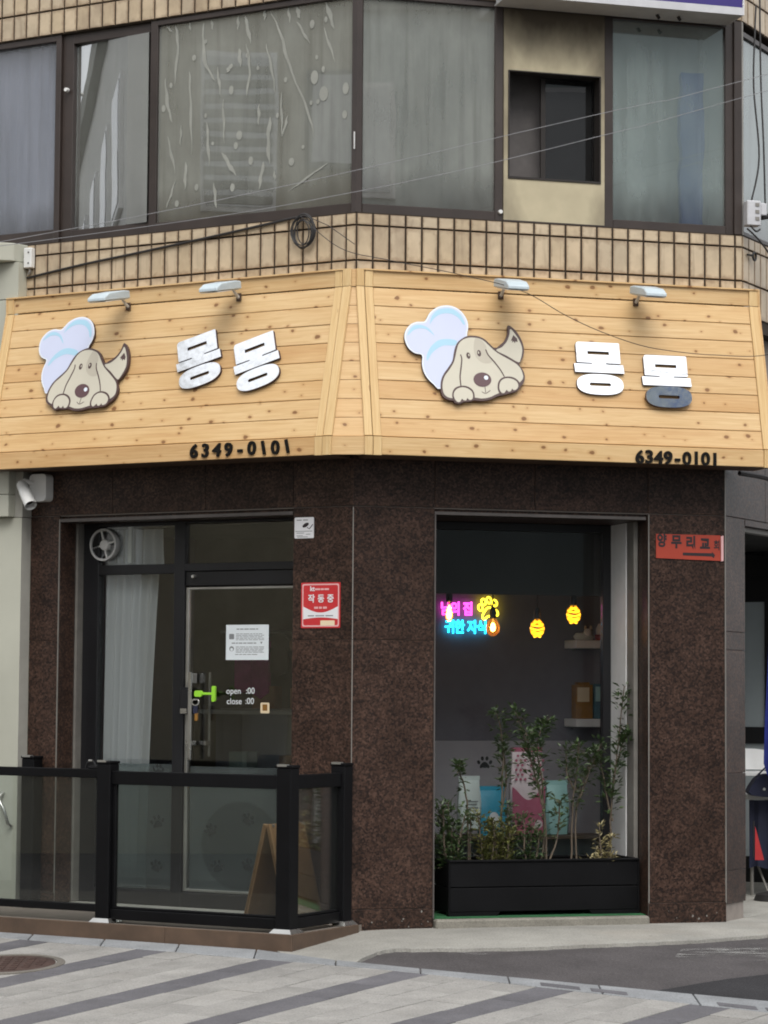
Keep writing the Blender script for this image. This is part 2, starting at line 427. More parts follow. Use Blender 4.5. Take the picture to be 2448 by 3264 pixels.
simple('ink', (.02, .012, .015), .6, bump=0)
simple('ink_grey', (.22, .23, .24), .7, bump=0)
simple('paper', (.74, .79, .82), .7, var=.05, bump=.03)
simple('lime_plastic', (.30, .66, .04), .4, var=.06)
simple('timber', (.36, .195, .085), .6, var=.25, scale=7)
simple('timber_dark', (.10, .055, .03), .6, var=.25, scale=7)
simple('deck_brown', (.115, .072, .046), .7, var=.3, scale=9)
simple('deck_top', (.22, .19, .16), .8, var=.2, scale=9)
simple('soil', (.03, .022, .015), .95, var=.4, scale=40, bump=.6)
simple('bark', (.13, .10, .07), .8, var=.3, scale=40, bump=.4)
simple('room_dark', (.185, .178, .215), .85, var=.1)
simple('room_lower', (.43, .415, .45), .8, var=.06)
simple('room_floor', (.22, .20, .18), .6, var=.1)
simple('ceiling_dark', (.014, .015, .013), .9, var=.2)
simple('upper_room', (.16, .155, .14), .9, var=.2)
simple('goods_dark', (.15, .115, .09), .8, var=.4, scale=6)
simple('counter_grey', (.32, .33, .33), .6, var=.15)
simple('magenta_cloth', (.42, .03, .2), .85, var=.3)
simple('red_cloth', (.42, .04, .03), .85, var=.3)
simple('brown_cloth', (.34, .17, .10), .9, var=.3)
simple('amber_box', (.35, .17, .03), .5, var=.3, scale=9)
simple('teal_box', (.03, .17, .23), .5, var=.4, scale=14)
simple('bag_white', (.70, .78, .75), .45, var=.06)
simple('bag_cyan', (.03, .36, .54), .4, var=.12, scale=8)
simple('bag_pink', (.50, .13, .21), .45, var=.08)
simple('bag_blush', (.78, .66, .68), .45, var=.05)
simple('bag_mint', (.36, .62, .60), .45, var=.1)
simple('film_frost', (.30, .35, .35), .7, var=.06, bump=0)
simple('paw_dark', (.02, .022, .025), .7, bump=0)
simple('paw_film', (.018, .021, .021), .7, bump=0)
simple('cable', (.02, .018, .018), .6)
simple('cable_grey', (.26, .26, .27), .6)
simple('cable_light', (.55, .55, .57), .5)
simple('purple', (.035, .02, .17), .4, var=.08)
simple('box_grey', (.55, .55, .54), .5, 0)
simple('iron_rust', (.10, .058, .048), .7, .3, var=.35, scale=20, bump=.4)
simple('green_mat', (.02, .14, .045), .9, var=.3, scale=60, bump=.4)
simple('navy_cloth', (.012, .016, .045), .8, var=.3)
simple('blue_canvas', (.02, .035, .30), .75, var=.2)
simple('red_plastic', (.55, .03, .035), .5)
simple('film_white', (.42, .47, .49), .6, var=.05)
simple('beige_render', (.46, .41, .30), .85, var=.12, scale=2)
simple('white_render', (.66, .66, .62), .85, var=.1, scale=2)
simple('pale_blue_render', (.44, .50, .50), .8, var=.1, scale=2)
simple('blue_sign', (.05, .14, .48), .5)
simple('shutter_grey', (.20, .20, .17), .7)
simple('soot_brown', (.020, .014, .011), .7, var=.3)
simple('dim_room_grey', (.17, .155, .15), .9, var=.2)
simple('trim_dark', (.105, .092, .086), .55, var=.25)
simple('soot_white', (.42, .40, .36), .8, var=.35, scale=6)
simple('road_yellow', (.55, .32, .03), .8)
simple('peel', (.44, .445, .40), .8, var=.15, bump=0)
concrete('slab_light', (.315, .305, .288), (.25, .235, .215))
concrete('slab_dark', (.135, .131, .142), (.11, .105, .11))
concrete('kerb', (.275, .285, .295), (.28, .28, .29))
concrete('apron', (.335, .325, .295), (.30, .26, .21), 2.0)
concrete('ledge', (.25, .235, .20), (.2, .17, .13), 6.)
concrete('mortar', (.17, .155, .135))
asphalt('asphalt', (.088, .080, .081)); asphalt('asphalt_new', (.032, .031, .034)); 
glass('pane_clear', .045, (.90, .92, .91))
glass('pane_window', .0, (.92, .93, .93))
glass('pane_rail', .02, (.86, .89, .88), .015, (.35, .36, .35))
glass('pane_upper', .24, (.55, .57, .54), .52, (.325, .335, .305), warp=.03, grime=True)
glass('pane_upper_clear', .42, (.55, .58, .57), .16, (.44, .45, .41), warp=.02, grime=True)
glass('pane_upper_left', .08, (.80, .83, .88), .30, (.44, .46, .52), warp=.03, grime=True)
glass('pane_upper_right', .26, (.55, .62, .60), .38, (.36, .42, .40), warp=.05, grime=True)
glass('pane_dark', .05, (.25, .25, .26), .1, (.1, .1, .1))
glass('film_lower', .02, (.62, .67, .67), .13, (.30, .34, .34))
glass('far_pane', .35, (.3, .32, .33), .2, (.2, .22, .22))
glass('bulb_glass', .03, (.95, .80, .55), .10, (.8, .45, .1))
pm_ = MATS['peel'].node_tree; tp_ = pm_.nodes.new('ShaderNodeBsdfTransparent'); mx_ = pm_.nodes.new('ShaderNodeMixShader'); mx_.inputs[0].default_value = .62
pm_.links.new(tp_.outputs[0], mx_.inputs[1]); pm_.links.new(pm_.nodes['Principled BSDF'].outputs[0], mx_.inputs[2]); pm_.links.new(mx_.outputs[0], pm_.nodes['Material Output'].inputs['Surface'])
N = NT('curtain'); v = N.coord((1, 1, .12)); N.base((.88, .89, .92), .9)
N.b.inputs['Transmission Weight'].default_value = 0
tl = N.n('BsdfTranslucent'); tl.inputs[0].default_value = (.8, .82, .88, 1); mx = N.n('MixShader'); mx.inputs[0].default_value = .35
N.L(N.b.outputs[0], mx.inputs[1]); N.L(tl.outputs[0], mx.inputs[2]); N.L(mx.outputs[0], N.out.inputs['Surface'])
emit('bulb_warm', (1, .50, .12), 16); emit('bulb_yellow', (1, .47, .02), 2.6)
emit('neon_pink', (1, .06, .62), 2.6); emit('neon_yellow', (1, .72, .03), 3.2); emit('neon_blue', (.02, .62, 1), 2.8)
leaf('leaf_green', (.028, .055, .02), (.075, .115, .04)); leaf('leaf_olive', (.07, .085, .025), (.16, .15, .045)); leaf('leaf_dry', (.22, .19, .08), (.42, .36, .2))
m = MATS

# ------------------------------------------------------------------ ground
def sheet(name, poly, dz, mat, cuts=6, thick=0, parent=None):
    bm = bmesh.new()
    vs = [bm.verts.new((x, y, 0)) for x, y in poly]; bm.faces.new(vs)
    bmesh.ops.triangulate(bm, faces=bm.faces)
    for _ in range(3 if cuts > 3 else 1):
        bmesh.ops.subdivide_edges(bm, edges=[e for e in bm.edges if e.calc_length() > .25], cuts=1, use_grid_fill=True)
        bmesh.ops.triangulate(bm, faces=bm.faces)
    if thick:
        r = bmesh.ops.extrude_face_region(bm, geom=list(bm.faces))
        up = {g for g in r['geom'] if isinstance(g, bmesh.types.BMVert)}
        for v in bm.verts: v.co.z = gz(v.co.x, v.co.y) + dz - (0 if v in up else thick)
    else:
        for v in bm.verts: v.co.z = gz(v.co.x, v.co.y) + dz
    bmesh.ops.recalc_face_normals(bm, faces=bm.faces)
    me = bpy.data.meshes.new(name); bm.to_mesh(me); bm.free(); me.materials.append(mat)
    if not thick and me.polygons and me.polygons[0].normal.z < 0: me.flip_normals()
    return obj(name, me, parent)
bm = bmesh.new()
xs = [-220, -120, -60, -30, -15, -8] + [-4.5 + .5 * i for i in range(25)] + [12, 20, 40, 90, 160, 220]
ys = [-220, -120, -60, -30, -12, 0, 6, 10] + [12 + .25 * i for i in range(25)] + [19, 21, 24, 30, 45, 80, 140, 220]
gv = [[bm.verts.new((x, y, gz(x, y) - .022)) for x in xs] for y in ys]
for j in range(len(ys) - 1):
    for i in range(len(xs) - 1): bm.faces.new((gv[j][i], gv[j][i + 1], gv[j + 1][i + 1], gv[j + 1][i]))
me = bpy.data.meshes.new('ground'); bm.to_mesh(me); bm.free(); me.materials.append(m['asphalt'])
tag(obj('ground', me), kind='structure')
pin = lambda x: 15.75 - .637 * (x + .5)
def pout(x):
    if x < -.57: return 16.16 - .563 * (x + .57)
    if x < -.17: return 16.16 - 1.25 * (x + .57)
    return 15.66 - .525 * (x + .17)
pav = tag(sheet('pavement', [(-8, 11.2), (7, 9.9), (7, pin(7)), (-8, pin(-8))], -.014, m['mortar']), kind='structure')
tv = Vector((math.cos(R_(54)), math.sin(R_(54)))); nv = Vector((tv.y, -tv.x)); bv = Vector((1, -.637)).normalized()
Q0 = Vector((-.5, 15.75)); PR = .49; PW = .24625
kk = 0
for k in range(-6, 26):
    for r in range(-1, 9):
        sh = .5 if k % 2 else 0
        def cell(a, b):   # a column edge, b row
            v = -11.93 + PW * a; al = (v - nv.dot(Q0)) / nv.dot(bv); return Q0 + bv * al - tv * (max(0, b) * PR)
        b0, b1 = r + sh, r + 1 + sh
        if b1 <= 0: continue
        b0 = max(0, b0); e = .004 / PW; g = .004 / PR
        P = [cell(k + e, b0 + g), cell(k + e, b1 - g), cell(k + 1 - e, b1 - g), cell(k + 1 - e, b0 + g)]
        cx = sum(p.x for p in P) / 4; cy = sum(p.y for p in P) / 4
        if cy < 13.25 or abs(cx) > (cy * .1665 + .25): continue
        dz = random.uniform(-.0025, .0015)
        ctr = Vector((cx, cy))
        b = MB(); vs = []
        for f_, zz in ((1, -.013), (1, -.003), (.985, 0)):
            vs += [Vector((*(ctr + (p - ctr) * f_), gz(p.x, p.y) + zz + dz)) for p in P]
        c3 = Vector((cx, cy, gz(cx, cy)))
        b._add([v - c3 for v in vs], [(8, 9, 10, 11)] + [(i + 4 * l, (i + 1) % 4 + 4 * l, (i + 1) % 4 + 4 * l + 4, i + 4 * l + 4) for l in (0, 1) for i in range(4)])
        o = b.build('paving_slab', m['slab_dark'] if k % 4 == 0 else m['slab_light'], pav, T(*c3))
        kk += 1
# kerb stones between the paving and the alley
x = -3.4
while x < 3.2:
    x1 = x + .52
    P = [(x + .004, pin(x + .004) + .004), (x1 - .004, pin(x1) + .004), (x1 - .004, pout(x1)), (x + .004, pout(x))]
    b = MB(); vs = []
    for zz in (-.05, .003): vs += [Vector((px, py, gz(px, py) + zz)) for px, py in P]
    b._add(vs, [(0, 1, 5, 4), (1, 2, 6, 5), (2, 3, 7, 6), (3, 0, 4, 7), (4, 5, 6, 7)])
    b.build('kerb_stone', m['kerb'], pav, bevel=.004)
    x = x1
# odd dark setts beside the kerb
for cx, wd in ((1.05, .22), (1.32, .2), (2.0, .2), (2.28, .26)):
    P = [(cx - wd / 2, pin(cx - wd / 2) + .03), (cx + wd / 2, pin(cx + wd / 2) + .03), (cx + wd / 2, pin(cx + wd / 2) + .13), (cx - wd / 2, pin(cx - wd / 2) + .13)]
    b = MB(); vs = []
    for zz in (-.01, .006): vs += [Vector((px, py, gz(px, py) + zz)) for px, py in P]
    b._add(vs, [(0, 1, 5, 4), (1, 2, 6, 5), (2, 3, 7, 6), (3, 0, 4, 7), (4, 5, 6, 7)]); b.build('kerb_sett', m['slab_dark'], pav)
# concrete apron along the building, its rough edge towards the alley
edge = [(-.62, 16.12), (-.17, 15.68), (-.12, 15.84), (-.05, 16.03), (0, 16.13), (.09, 16.22), (.25, 16.225), (.43, 16.24), (.7, 16.26), (.98, 16.31), (1.2, 16.39), (1.48, 16.47), (1.8, 16.56), (2.09, 16.66), (2.3, 16.78), (2.52, 16.88), (2.8, 17.15), (3.2, 17.9), (4.2, 19.7), (5.5, 22)]
jag = []
for a, b_ in zip(edge, edge[1:]):
    for q in range(5):
        t = q / 5; jag.append((a[0] + (b_[0] - a[0]) * t + random.uniform(-.008, .008), a[1] + (b_[1] - a[1]) * t + random.uniform(-.012, .012)))
jag.append(edge[-1])
p3 = F3 @ Vector((5.6, .3, 0)); pr = FR @ Vector((2.3, .7, 0)); pc_ = FR @ Vector((.2, .7, 0))
ap = tag(sheet('apron', jag + [(p3.x, p3.y), (pr.x, pr.y), (pc_.x, pc_.y), (-.9, 16.9)], 0, m['apron'], thick=.05), kind='structure')
tag(sheet('asphalt_patch', [(1.56, 14.80), (1.72, 14.93), (1.9, 15.1), (2.1, 15.27), (2.4, 15.47), (3.2, 15.9), (5, 16.4), (6, 12.7), (3.0, 14.02)], -.016, m['asphalt_new']), kind='structure')
# worn white paint on the alley asphalt
N = NT('worn_paint'); N.base((.42, .42, .40), .9)
tp = N.n('BsdfTransparent'); mx = N.n('MixShader'); sp_ = N.math('MULTIPLY', N.ramp(N.noise(N.coord((1.2, 5, 1), False), 3.2, 8, .75), [(.48, BW(0)), (.70, BW(.85))]), N.ramp(N.noise(N.coord((1, 1, 1), False), 1.7, 2), [(.42, BW(0)), (.6, BW(1))]))
N.L(sp_, mx.inputs[0])
N.L(tp.outputs[0], mx.inputs[1]); N.L(N.b.outputs[0], mx.inputs[2]); N.L(mx.outputs[0], N.out.inputs['Surface'])
tag(sheet('road_marking', [(1.85, 16.0), (2.1, 15.9), (2.9, 16.0), (3.1, 16.45), (2.2, 16.42), (1.95, 16.4)], -.012, m['worn_paint']), kind='structure')
for nm, px in (('road_marking', [(.48, 16.10), (.62, 16.06), (.75, 16.14), (.66, 16.2), (.5, 16.19)]),):
    tag(sheet(nm, px, -.011, m['worn_paint'], 2), kind='structure')
for yy in (6.2, 6.45):
    tag(sheet('road_marking', [(-30, yy + 17 - 0), (-29.9, yy + 17.1), (20, yy - 11 + .1), (20, yy - 11)] if 0 else [(-40, yy), (-40, yy + .12), (40, yy + .12), (40, yy)], -.016, m['road_yellow'], 2), kind='structure')
# manhole
mh = thing('manhole_cover', 'round rusty brown manhole cover set in the pavement at the left edge', 'manhole cover', T(-2.36, 15.93, gz(-2.36, 15.93) + .002) @ Matrix.Rotation(math.atan(.055), 4, 'X') @ Matrix.Rotation(-math.atan(.03), 4, 'Y'))
MB().lathe([(.0, .006), (.30, .006), (.315, .003), (.315, -.02)], 40).build('cover_plate', m['iron_rust'], mh)
MB().lathe([(.325, -.02), (.325, .006), (.36, .008), (.375, .003), (.375, -.02)], 40).build('rim', m['mortar'], mh)
b = MB()
for i in range(-3, 4):
    for j in range(-3, 4):
        if i * i + j * j < 11: b.box(i * .075 - .022, i * .075 + .022, j * .075 - .022, j * .075 + .022, .005, .010)
b.build('raised_pattern', m['iron_rust'], mh)

# ------------------------------------------------------------------ the corner building
bld = thing('corner_building', 'corner building with brown granite ground floor, beige tiled upper storey and sooty windows', 'building', T(C.x, C.y, 0))
BI = T(-C.x, -C.y, 0)
RL, RR, R3, R3U = BI @ FL, BI @ FR, BI @ F3, BI @ F3U      # wall frames relative to the building root
xy = lambda F, s, o: tuple((F @ Vector((s, o, 0))).to_2d())
t22 = math.tan(R_(22.5))
mit = lambda o: xy(RL, o * t22 * -1, o)   # corner line of the left and chamfer walls at depth o
mit2 = lambda o: xy(RR, 2.72 - o * t22, o)
mit2u = lambda o: xy(RR, 2.86 - o * t22, o)
# load-bearing wall behind the cladding
MB().plan([xy(RL, -3.3, .0125), xy(RL, -2.48, .0125), xy(RL, -2.48, .5), xy(RL, -3.3, .5)], -.1, 2.84).build('wall_core', m['joint_mortar'], bld)
MB().plan([xy(RL, -.46, .0125), mit(.0125), xy(RR, .56, .0125), xy(RR, .56, .70), xy(RR, .30, .70), xy(RL, -.46, .38)], -.1, 2.84).build('wall_core', m['joint_mortar'], bld)
MB().plan([xy(RR, 2.175, .0125), mit2(.0125), xy(R3, .36, .0125), xy(R3, .36, .6), xy(RR, 2.175, .75)], -.1, 2.84).build('wall_core', m['joint_mortar'], bld)
MB().plan([xy(RL, -3.3, .0125), mit(.0125), mit2(.0125), xy(R3, 5.5, .0125), xy(R3, 5.5, .9), xy(RR, 2.2, .9), xy(RR, .1, .9), xy(RL, -3.3, .5)], 2.842, 4.2).build('wall_core', m['joint_mortar'], bld)
# granite cladding: one object a panel
gr = obj('granite_cladding', None, bld); gr.empty_display_size = .1
def gpanel(F, s0, s1, z0, z1, o0=0, o1=.012, bev=.002):
    cs, co, cz = (s0 + s1) / 2, (o0 + o1) / 2, (z0 + z1) / 2; j = .0015
    MB().box(s0 - cs + j, s1 - cs - j, o0 - co, o1 - co, z0 - cz + j, z1 - cz - j).build('granite_panel', m['granite'], gr, F @ T(cs, co, cz), bevel=bev)
for F, s0, s1, zs in ((RL, -2.725, -2.459, (-.1, .13, 1.94, 2.845)), (RL, -.478, -.0, (-.1, .13, 1.94, 2.845)), (RR, .0, .577, (-.1, .0, .13, 1.94, 2.845)), (RR, 2.138, 2.72, (-.04, .14, 2.845)), (R3, .0, .385, (.12, .35, 1.03, 1.9, 2.03, 2.845))):
    for i, (z0, z1) in enumerate(zip(zs, zs[1:])):
        o = -.008 if (z1 <= .14 and F is not R3) else random.uniform(0, .0015)
        gpanel(F, s0, s1, z0, z1, o)
for F, cuts in ((RL, (-2.725, -2.0, -1.2, -.478, 0)), (RR, (0, .577, 1.3, 2.138, 2.72)), (R3, (0, .8, 1.7, 2.6, 3.5, 4.6))):
    for s0, s1 in zip(cuts, cuts[1:]): gpanel(F, s0, s1, 2.848, 3.5, .001)
# reveals of the two shop openings
gpanel(RL @ T(-2.459, .0125, 0) @ Matrix.Rotation(R_(90), 4, 'Z'), .0, .18, 0, 2.82, 0, .02)
gpanel(RL, -2.459, -.478, 2.80, 2.845, .03, .30)
gpanel(RR @ T(2.138, .0125, 0) @ Matrix.Rotation(R_(90), 4, 'Z'), 0, .175, 0, 2.84, -.02, 0)
gpanel(RR, .577, 2.138, 2.80, 2.845, .03, .62)
MB().box(-2.455, -.48, -.004, .03, 2.800, 2.822).build('opening_trim', m['trim_dark'], bld, RL)
MB().box(.576, 2.12, -.004, .03, 2.802, 2.822).build('opening_trim', m['trim_dark'], bld, RR); MB().box(.576, .585, -.006, .03, .06, 2.80).build('opening_trim', m['trim_dark'], bld, RR)
# silicone joints
b = MB(); b.box(-2.466, -2.459, -.003, .004, .0, 2.82); b.build('joint_strip', m['dull_alu'], bld, RL)
b = MB(); b.box(2.139, 2.146, -.003, .004, 0, 2.84); b.build('joint_strip', m['dull_alu'], bld, RR)
b = MB(); b.box(-.004, .004, -.003, .003, .13, 3.2); b.build('joint_strip', m['dull_alu'], bld, RR @ T(2.72, 0, 0) @ Matrix.Rotation(R_(22.5), 4, 'Z'))
b = MB(); b.box(-.003, .003, -.0025, .003, .13, 2.84); b.build('joint_strip', m['dull_alu'], bld, RR @ Matrix.Rotation(R_(-22.5), 4, 'Z'))
rng = random.Random(3)
for F, s0, s1, zz in ((RR, .02, .56, .16), (RL, -.4, -.02, .1), (RR, 2.2, 2.68, .12)):
    b = MB()
    for _ in range(11):
        cx, cz = rng.uniform(s0, s1), rng.uniform(-.03, zz) * rng.random() ** .5; r = rng.uniform(.002, .008)
        b.plate([[(cx + r * rng.uniform(.5, 1.3) * math.cos(a), cz + r * rng.uniform(.6, 1.6) * math.sin(a)) for a in [k * .785 for k in range(8)]]], .0095, .0105)
    tag(b.build('paint_splashes', m['dull_alu'], bld, F @ Matrix.Rotation(R_(90), 4, 'X')), kind='stuff')
# concrete ledge under the display window
MB().box(.585, 2.130, -.055, .75, -.06, .055).build('window_ledge', m['ledge'], bld, RR, bevel=.012)

# rooms
Bk = xy(RL, -2.75, 2.2); Br = xy(RR, 3.0, 2.16)
# meeting point of the two back walls
def isect(p, d, q, e):
    k = ((q[0] - p[0]) * e[1] - (q[1] - p[1]) * e[0]) / (d[0] * e[1] - d[1] * e[0]); return (p[0] + d[0] * k, p[1] + d[1] * k)
Bm = isect(Bk, (math.cos(AL), math.sin(AL)), Br, (math.cos(AR), math.sin(AR)))
room = [xy(RL, -2.75, .3), mit(.45), xy(RR, .5, .7), xy(RR, 2.2, .7), Br, Bm, Bk]
MB().plan(room, .055, .075).build('floor', m['room_floor'], bld)
MB().plan(room, 2.80, 2.83).build('ceiling', m['ceiling_dark'], bld)
def wall_seg(p, q, z0, z1, mat, name='interior_wall', th=.08):
    d = Vector((q[0] - p[0], q[1] - p[1])).normalized(); nn = Vector((-d.y, d.x)) * th
    MB().plan([p, q, (q[0] + nn.x, q[1] + nn.y), (p[0] + nn.x, p[1] + nn.y)], z0, z1).build(name, mat, bld)
wall_seg(Bk, Bm, .06, 2.82, m['goods_dark'])
wall_seg(Bm, Br, 1.215, 2.82, m['room_dark']); wall_seg(Bm, Br, .06, 1.214, m['room_lower'], 'wainscot')
wall_seg(xy(RL, -2.75, .3), Bk, .06, 2.82, m['room_dark']); wall_seg(xy(RR, 2.2, .7), Br, .06, 2.82, m['room_dark'], th=-.04)
# upper storey: sill wall, head wall, room behind
top = [xy(RL, -3.4, .012), mit(.012), mit2u(.012), xy(R3U, 5.5, .012), xy(R3U, 5.5, .3), mit2u(.22), mit(.22), xy(RL, -3.4, .22)]
MB().plan(top, 4.202, 4.862).build('sill_wall', m['grout'], bld)
MB().plan(top, 6.412, 9.5).build('head_wall', m['grout'], bld)
MB().plan([xy(RL, -3.4, 1.9), mit(1.9), mit2u(1.6), xy(R3U, 5.5, 1.6), xy(R3U, 5.5, 1.7), mit2u(1.75), mit(2.1), xy(RL, -3.4, 2.1)], 4.2, 6.5).build('interior_wall', m['upper_room'], bld)
rm = [xy(RL, -3.4, .23), mit(.23), mit2u(.23), xy(R3U, 5.5, .31), xy(R3U, 5.5, 1.58), mit2u(1.58), mit(1.88), xy(RL, -3.4, 1.88)]
MB().plan(rm, 4.5, 4.55).build('floor', m['room_floor'], bld); MB().plan(rm, 6.42, 6.47).build('ceiling', m['upper_room'], bld)
MB().plan([xy(RL, -3.45, .23), xy(RL, -3.4, .23), xy(RL, -3.4, 2.0), xy(RL, -3.45, 2.0)], 4.5, 6.5).build('interior_wall', m['upper_room'], bld)
# roof slab so the sky does not fall in
MB().plan([xy(RL, -3.4, .3), mit(.3), mit2u(.3), xy(R3U, 5.5, .3), xy(R3U, 5.5, 6), xy(RL, -3.4, 6)], 9.3, 9.5).build('roof', m['grout'], bld)

# tiles, one object each
tw, th_ = .1065, .233
tb = MB(); vs = []
for o, f_ in ((.011, 1), (.003, 1), (0, .955)):
    fx = f_; fz = 1 - (1 - f_) * .45
    vs += [Vector((x * tw / 2 * fx, o, z * th_ / 2 * fz)) for x, z in ((-1, -1), (1, -1), (1, 1), (-1, 1))]
tb._add(vs, [(8, 9, 10, 11)] + [(i + 4 * l, (i + 1) % 4 + 4 * l, (i + 1) % 4 + 4 * l + 4, i + 4 * l + 4) for l in (0, 1) for i in range(4)])
tme = tb.mesh('tile', m['tile'])
def tiles(F, name, s0, pitch, n, rows, smin, smax):
    wallo = obj(name, None, bld, F); wallo.empty_display_size = .1
    for z0, z1 in rows:
        for k in range(n):
            a, b_ = s0 + k * pitch + .0068, s0 + (k + 1) * pitch - .0068
            a, b_ = max(a, smin), min(b_, smax)
            if b_ - a < .02: continue
            o = obj('tile', tme, wallo, T((a + b_) / 2, random.uniform(-.0015, .0015), (z0 + z1) / 2) @ Matrix.Diagonal(((b_ - a) / tw, 1, (z1 - z0) / th_, 1)))
LOW = [(4.780, 4.854), (4.537, 4.767), (4.295, 4.524)]; HIGH = [(6.420, 6.592), (6.605, 6.832)]
tiles(RL, 'tiled_wall', -2.8464, .11544, 25, LOW, -2.80, -.004)
tiles(RR, 'tiled_wall', .008, .1165, 25, LOW, .006, 2.856)
tiles(RL, 'tiled_wall', -3.077 - .11544, .11544, 28, HIGH, -3.2, -.004)
tiles(RR, 'tiled_wall', 2.105, .1165, 7, HIGH, 2.10, 2.856)
tiles(R3U, 'tiled_wall', .008, .1165, 9, LOW, .006, 1.2)
tiles(R3U, 'tiled_wall', .008, .1165, 9, HIGH + [(6.843, 7.075)], .006, 1.2)

# upper windows
def window(F, s0, s1, z0, z1, glassmat, fr=(.03, .03, .05, .06), depth=(.02, .09), gl=.05, fmat='brown_alu', name='window', base=None):
    base = base or obj(name, None, bld, F); base.empty_display_size = .1
    l, r, t, bt = fr
    for x0, x1, y0, y1 in ((s0, s0 + l, z0, z1), (s1 - r, s1, z0, z1), (s0 + l, s1 - r, z0, z0 + bt), (s0 + l, s1 - r, z1 - t, z1)):
        if x1 > x0 and y1 > y0: MB().box(x0, x1, depth[0], depth[1], y0, y1).build('frame', m[fmat], base, bevel=.003)
    MB().box(s0 + l, s1 - r, gl, gl + .006, z0 + bt, z1 - t).build('pane', m[glassmat], base)
    return base
Z0, Z1 = 4.862, 6.412
window(RL, -3.35, -2.535, Z0, Z1, 'pane_upper_left', (.03, .047, .045, .10))
window(RL, -2.533, -1.735, Z0 + .001, Z1 - .001, 'pane_upper_clear', (.095, .02, .075, .085), depth=(.045, .10), gl=.06)
sash = [o for o in bpy.data.objects if o.name.startswith('pane') and o.data.materials[0] == m['pane_upper_clear']][0]
sash.data.transform(T(2.096, -.063, 0)); sash.matrix_basis = T(-2.096, .063, 0) @ Matrix.Rotation(R_(-5), 4, 'Z')
big = window(RL, -1.733, -.045, Z0, Z1, 'pane_upper', (.06, .005, .04, .07), gl=.045)
MB().plan([xy(RL, -.044, .015), mit(.006), xy(RR, .044, .015), xy(RR, .044, .11), mit(.12), xy(RL, -.044, .11)], Z0 + .002, Z1 - .002).build('corner_post', m['brown_alu'], bld)
window(RR, .046, 1.066, Z0, Z1, 'pane_upper', (.005, .06, .04, .065), gl=.045)
window(RR, 1.818, 2.80, Z0, Z1, 'pane_upper_right', (.065, .06, .05, .06), gl=.045)
MB().box(2.80, 2.862, .0, .11, Z0, Z1).build('corner_post', m['brown_alu'], bld, RR, bevel=.004)
MB().box(.006, .03, .0, .06, Z0, Z1).build('corner_post', m['soot_white'], bld, R3U, bevel=.003)
window(R3U, .032, 1.5, Z0 + .01, Z1 - .05, 'pane_upper_right', (.02, .03, .04, .03), gl=.04)
# stile of the second sash seen through the right-hand pane
MB().box(2.585, 2.63, .07, .10, Z0 + .06, Z1 - .05).build('inner_sash_stile', m['dull_alu'], bld, RR)
MB().box(2.63, 2.80, .075, .08, Z0 + .06, Z1 - .05).build('inner_sash_pane', m['pane_dark'], bld, RR)
# beige board panel with a small dark window
pb = obj('board_panel', None, bld, RR)
MB().plate([[(1.068, 4.872), (1.816, 4.872), (1.816, 6.37), (1.068, 6.37)], [(1.098, 5.165), (1.098, 5.932), (1.787, 5.932), (1.787, 5.165)][::-1]], -.03, -.012).build('board', m['sooty_board'], pb, Matrix.Rotation(R_(90), 4, 'X'))
# (board drawn in a face plane: rotate its texture space back)
for o in list(pb.children): o.data.transform(Matrix.Rotation(R_(90), 4, 'X')); o.matrix_basis = Matrix.Identity(4)
MB().box(1.067, 1.817, .01, .09, 6.37, Z1).build('frame', m['brown_alu'], pb); MB().box(1.067, 1.817, .01, .09, Z0, 4.871).build('frame', m['brown_alu'], pb)
for a in ((1.098, 1.108, 5.165, 5.932), (1.777, 1.787, 5.165, 5.932), (1.108, 1.777, 5.924, 5.932), (1.108, 1.777, 5.165, 5.18)):
    MB().box(a[0], a[1], .005, .12, a[2], a[3]).build('reveal', m['soot_brown'], pb)
MB().box(1.385, 1.42, .14, .16, 5.186, 5.916).build('sash_stile', m['soot_brown'], pb)
MB().box(1.42, 1.776, .150, .155, 5.186, 5.916).build('pane', m['pane_dark'], pb)
MB().box(1.05, 1.85, .30, .32, 5.0, 6.1).build('dim_room_board', m['dim_room_grey'], pb)  # added grey board, softens the dark of the room behind the opening
# latches
for F, s, z in ((RL, -2.475, 5.99), (RR, 1.045, 4.925)):
    MB().lathe([(0, -.02), (.014, -.02), (.016, -.005), (.016, .01)], 10, Matrix.Rotation(R_(-90), 4, 'X')).build('window_latch', m['white_plastic'], bld, F @ T(s, .02, z), smooth=True)
MB().box(-.018, -.012, -.004, .006, 5.30, 5.42).build('window_latch', m['white_plastic'], bld, RL)
# curtain and strip-light behind the far-left upper window
b = MB(); pts = []
for i in range(41):
    s = -3.38 + .86 * i / 40; pts.append((s, .16 + .018 * math.sin(i * 1.35) + .01 * math.sin(i * .6)))
for i in range(40): b.quad(Vector((*pts[i], 4.9)), Vector((*pts[i + 1], 4.9)), Vector((*pts[i + 1], 6.38)), Vector((*pts[i], 6.38)))
b.build('blind', m['curtain'], bld, RL, smooth=True)
MB().box(-.06, 1.0, .17, .18, 4.9, 6.4).build('blind', m['film_white'], bld, RR)
MB().box(-1.64, -.1, .17, .18, 4.9, 6.4).build('blind', m['film_white'], bld, RL)
MB().box(1.93, 2.59, .17, .18, 4.9, 6.38).build('blind', m['film_white'], bld, RR)
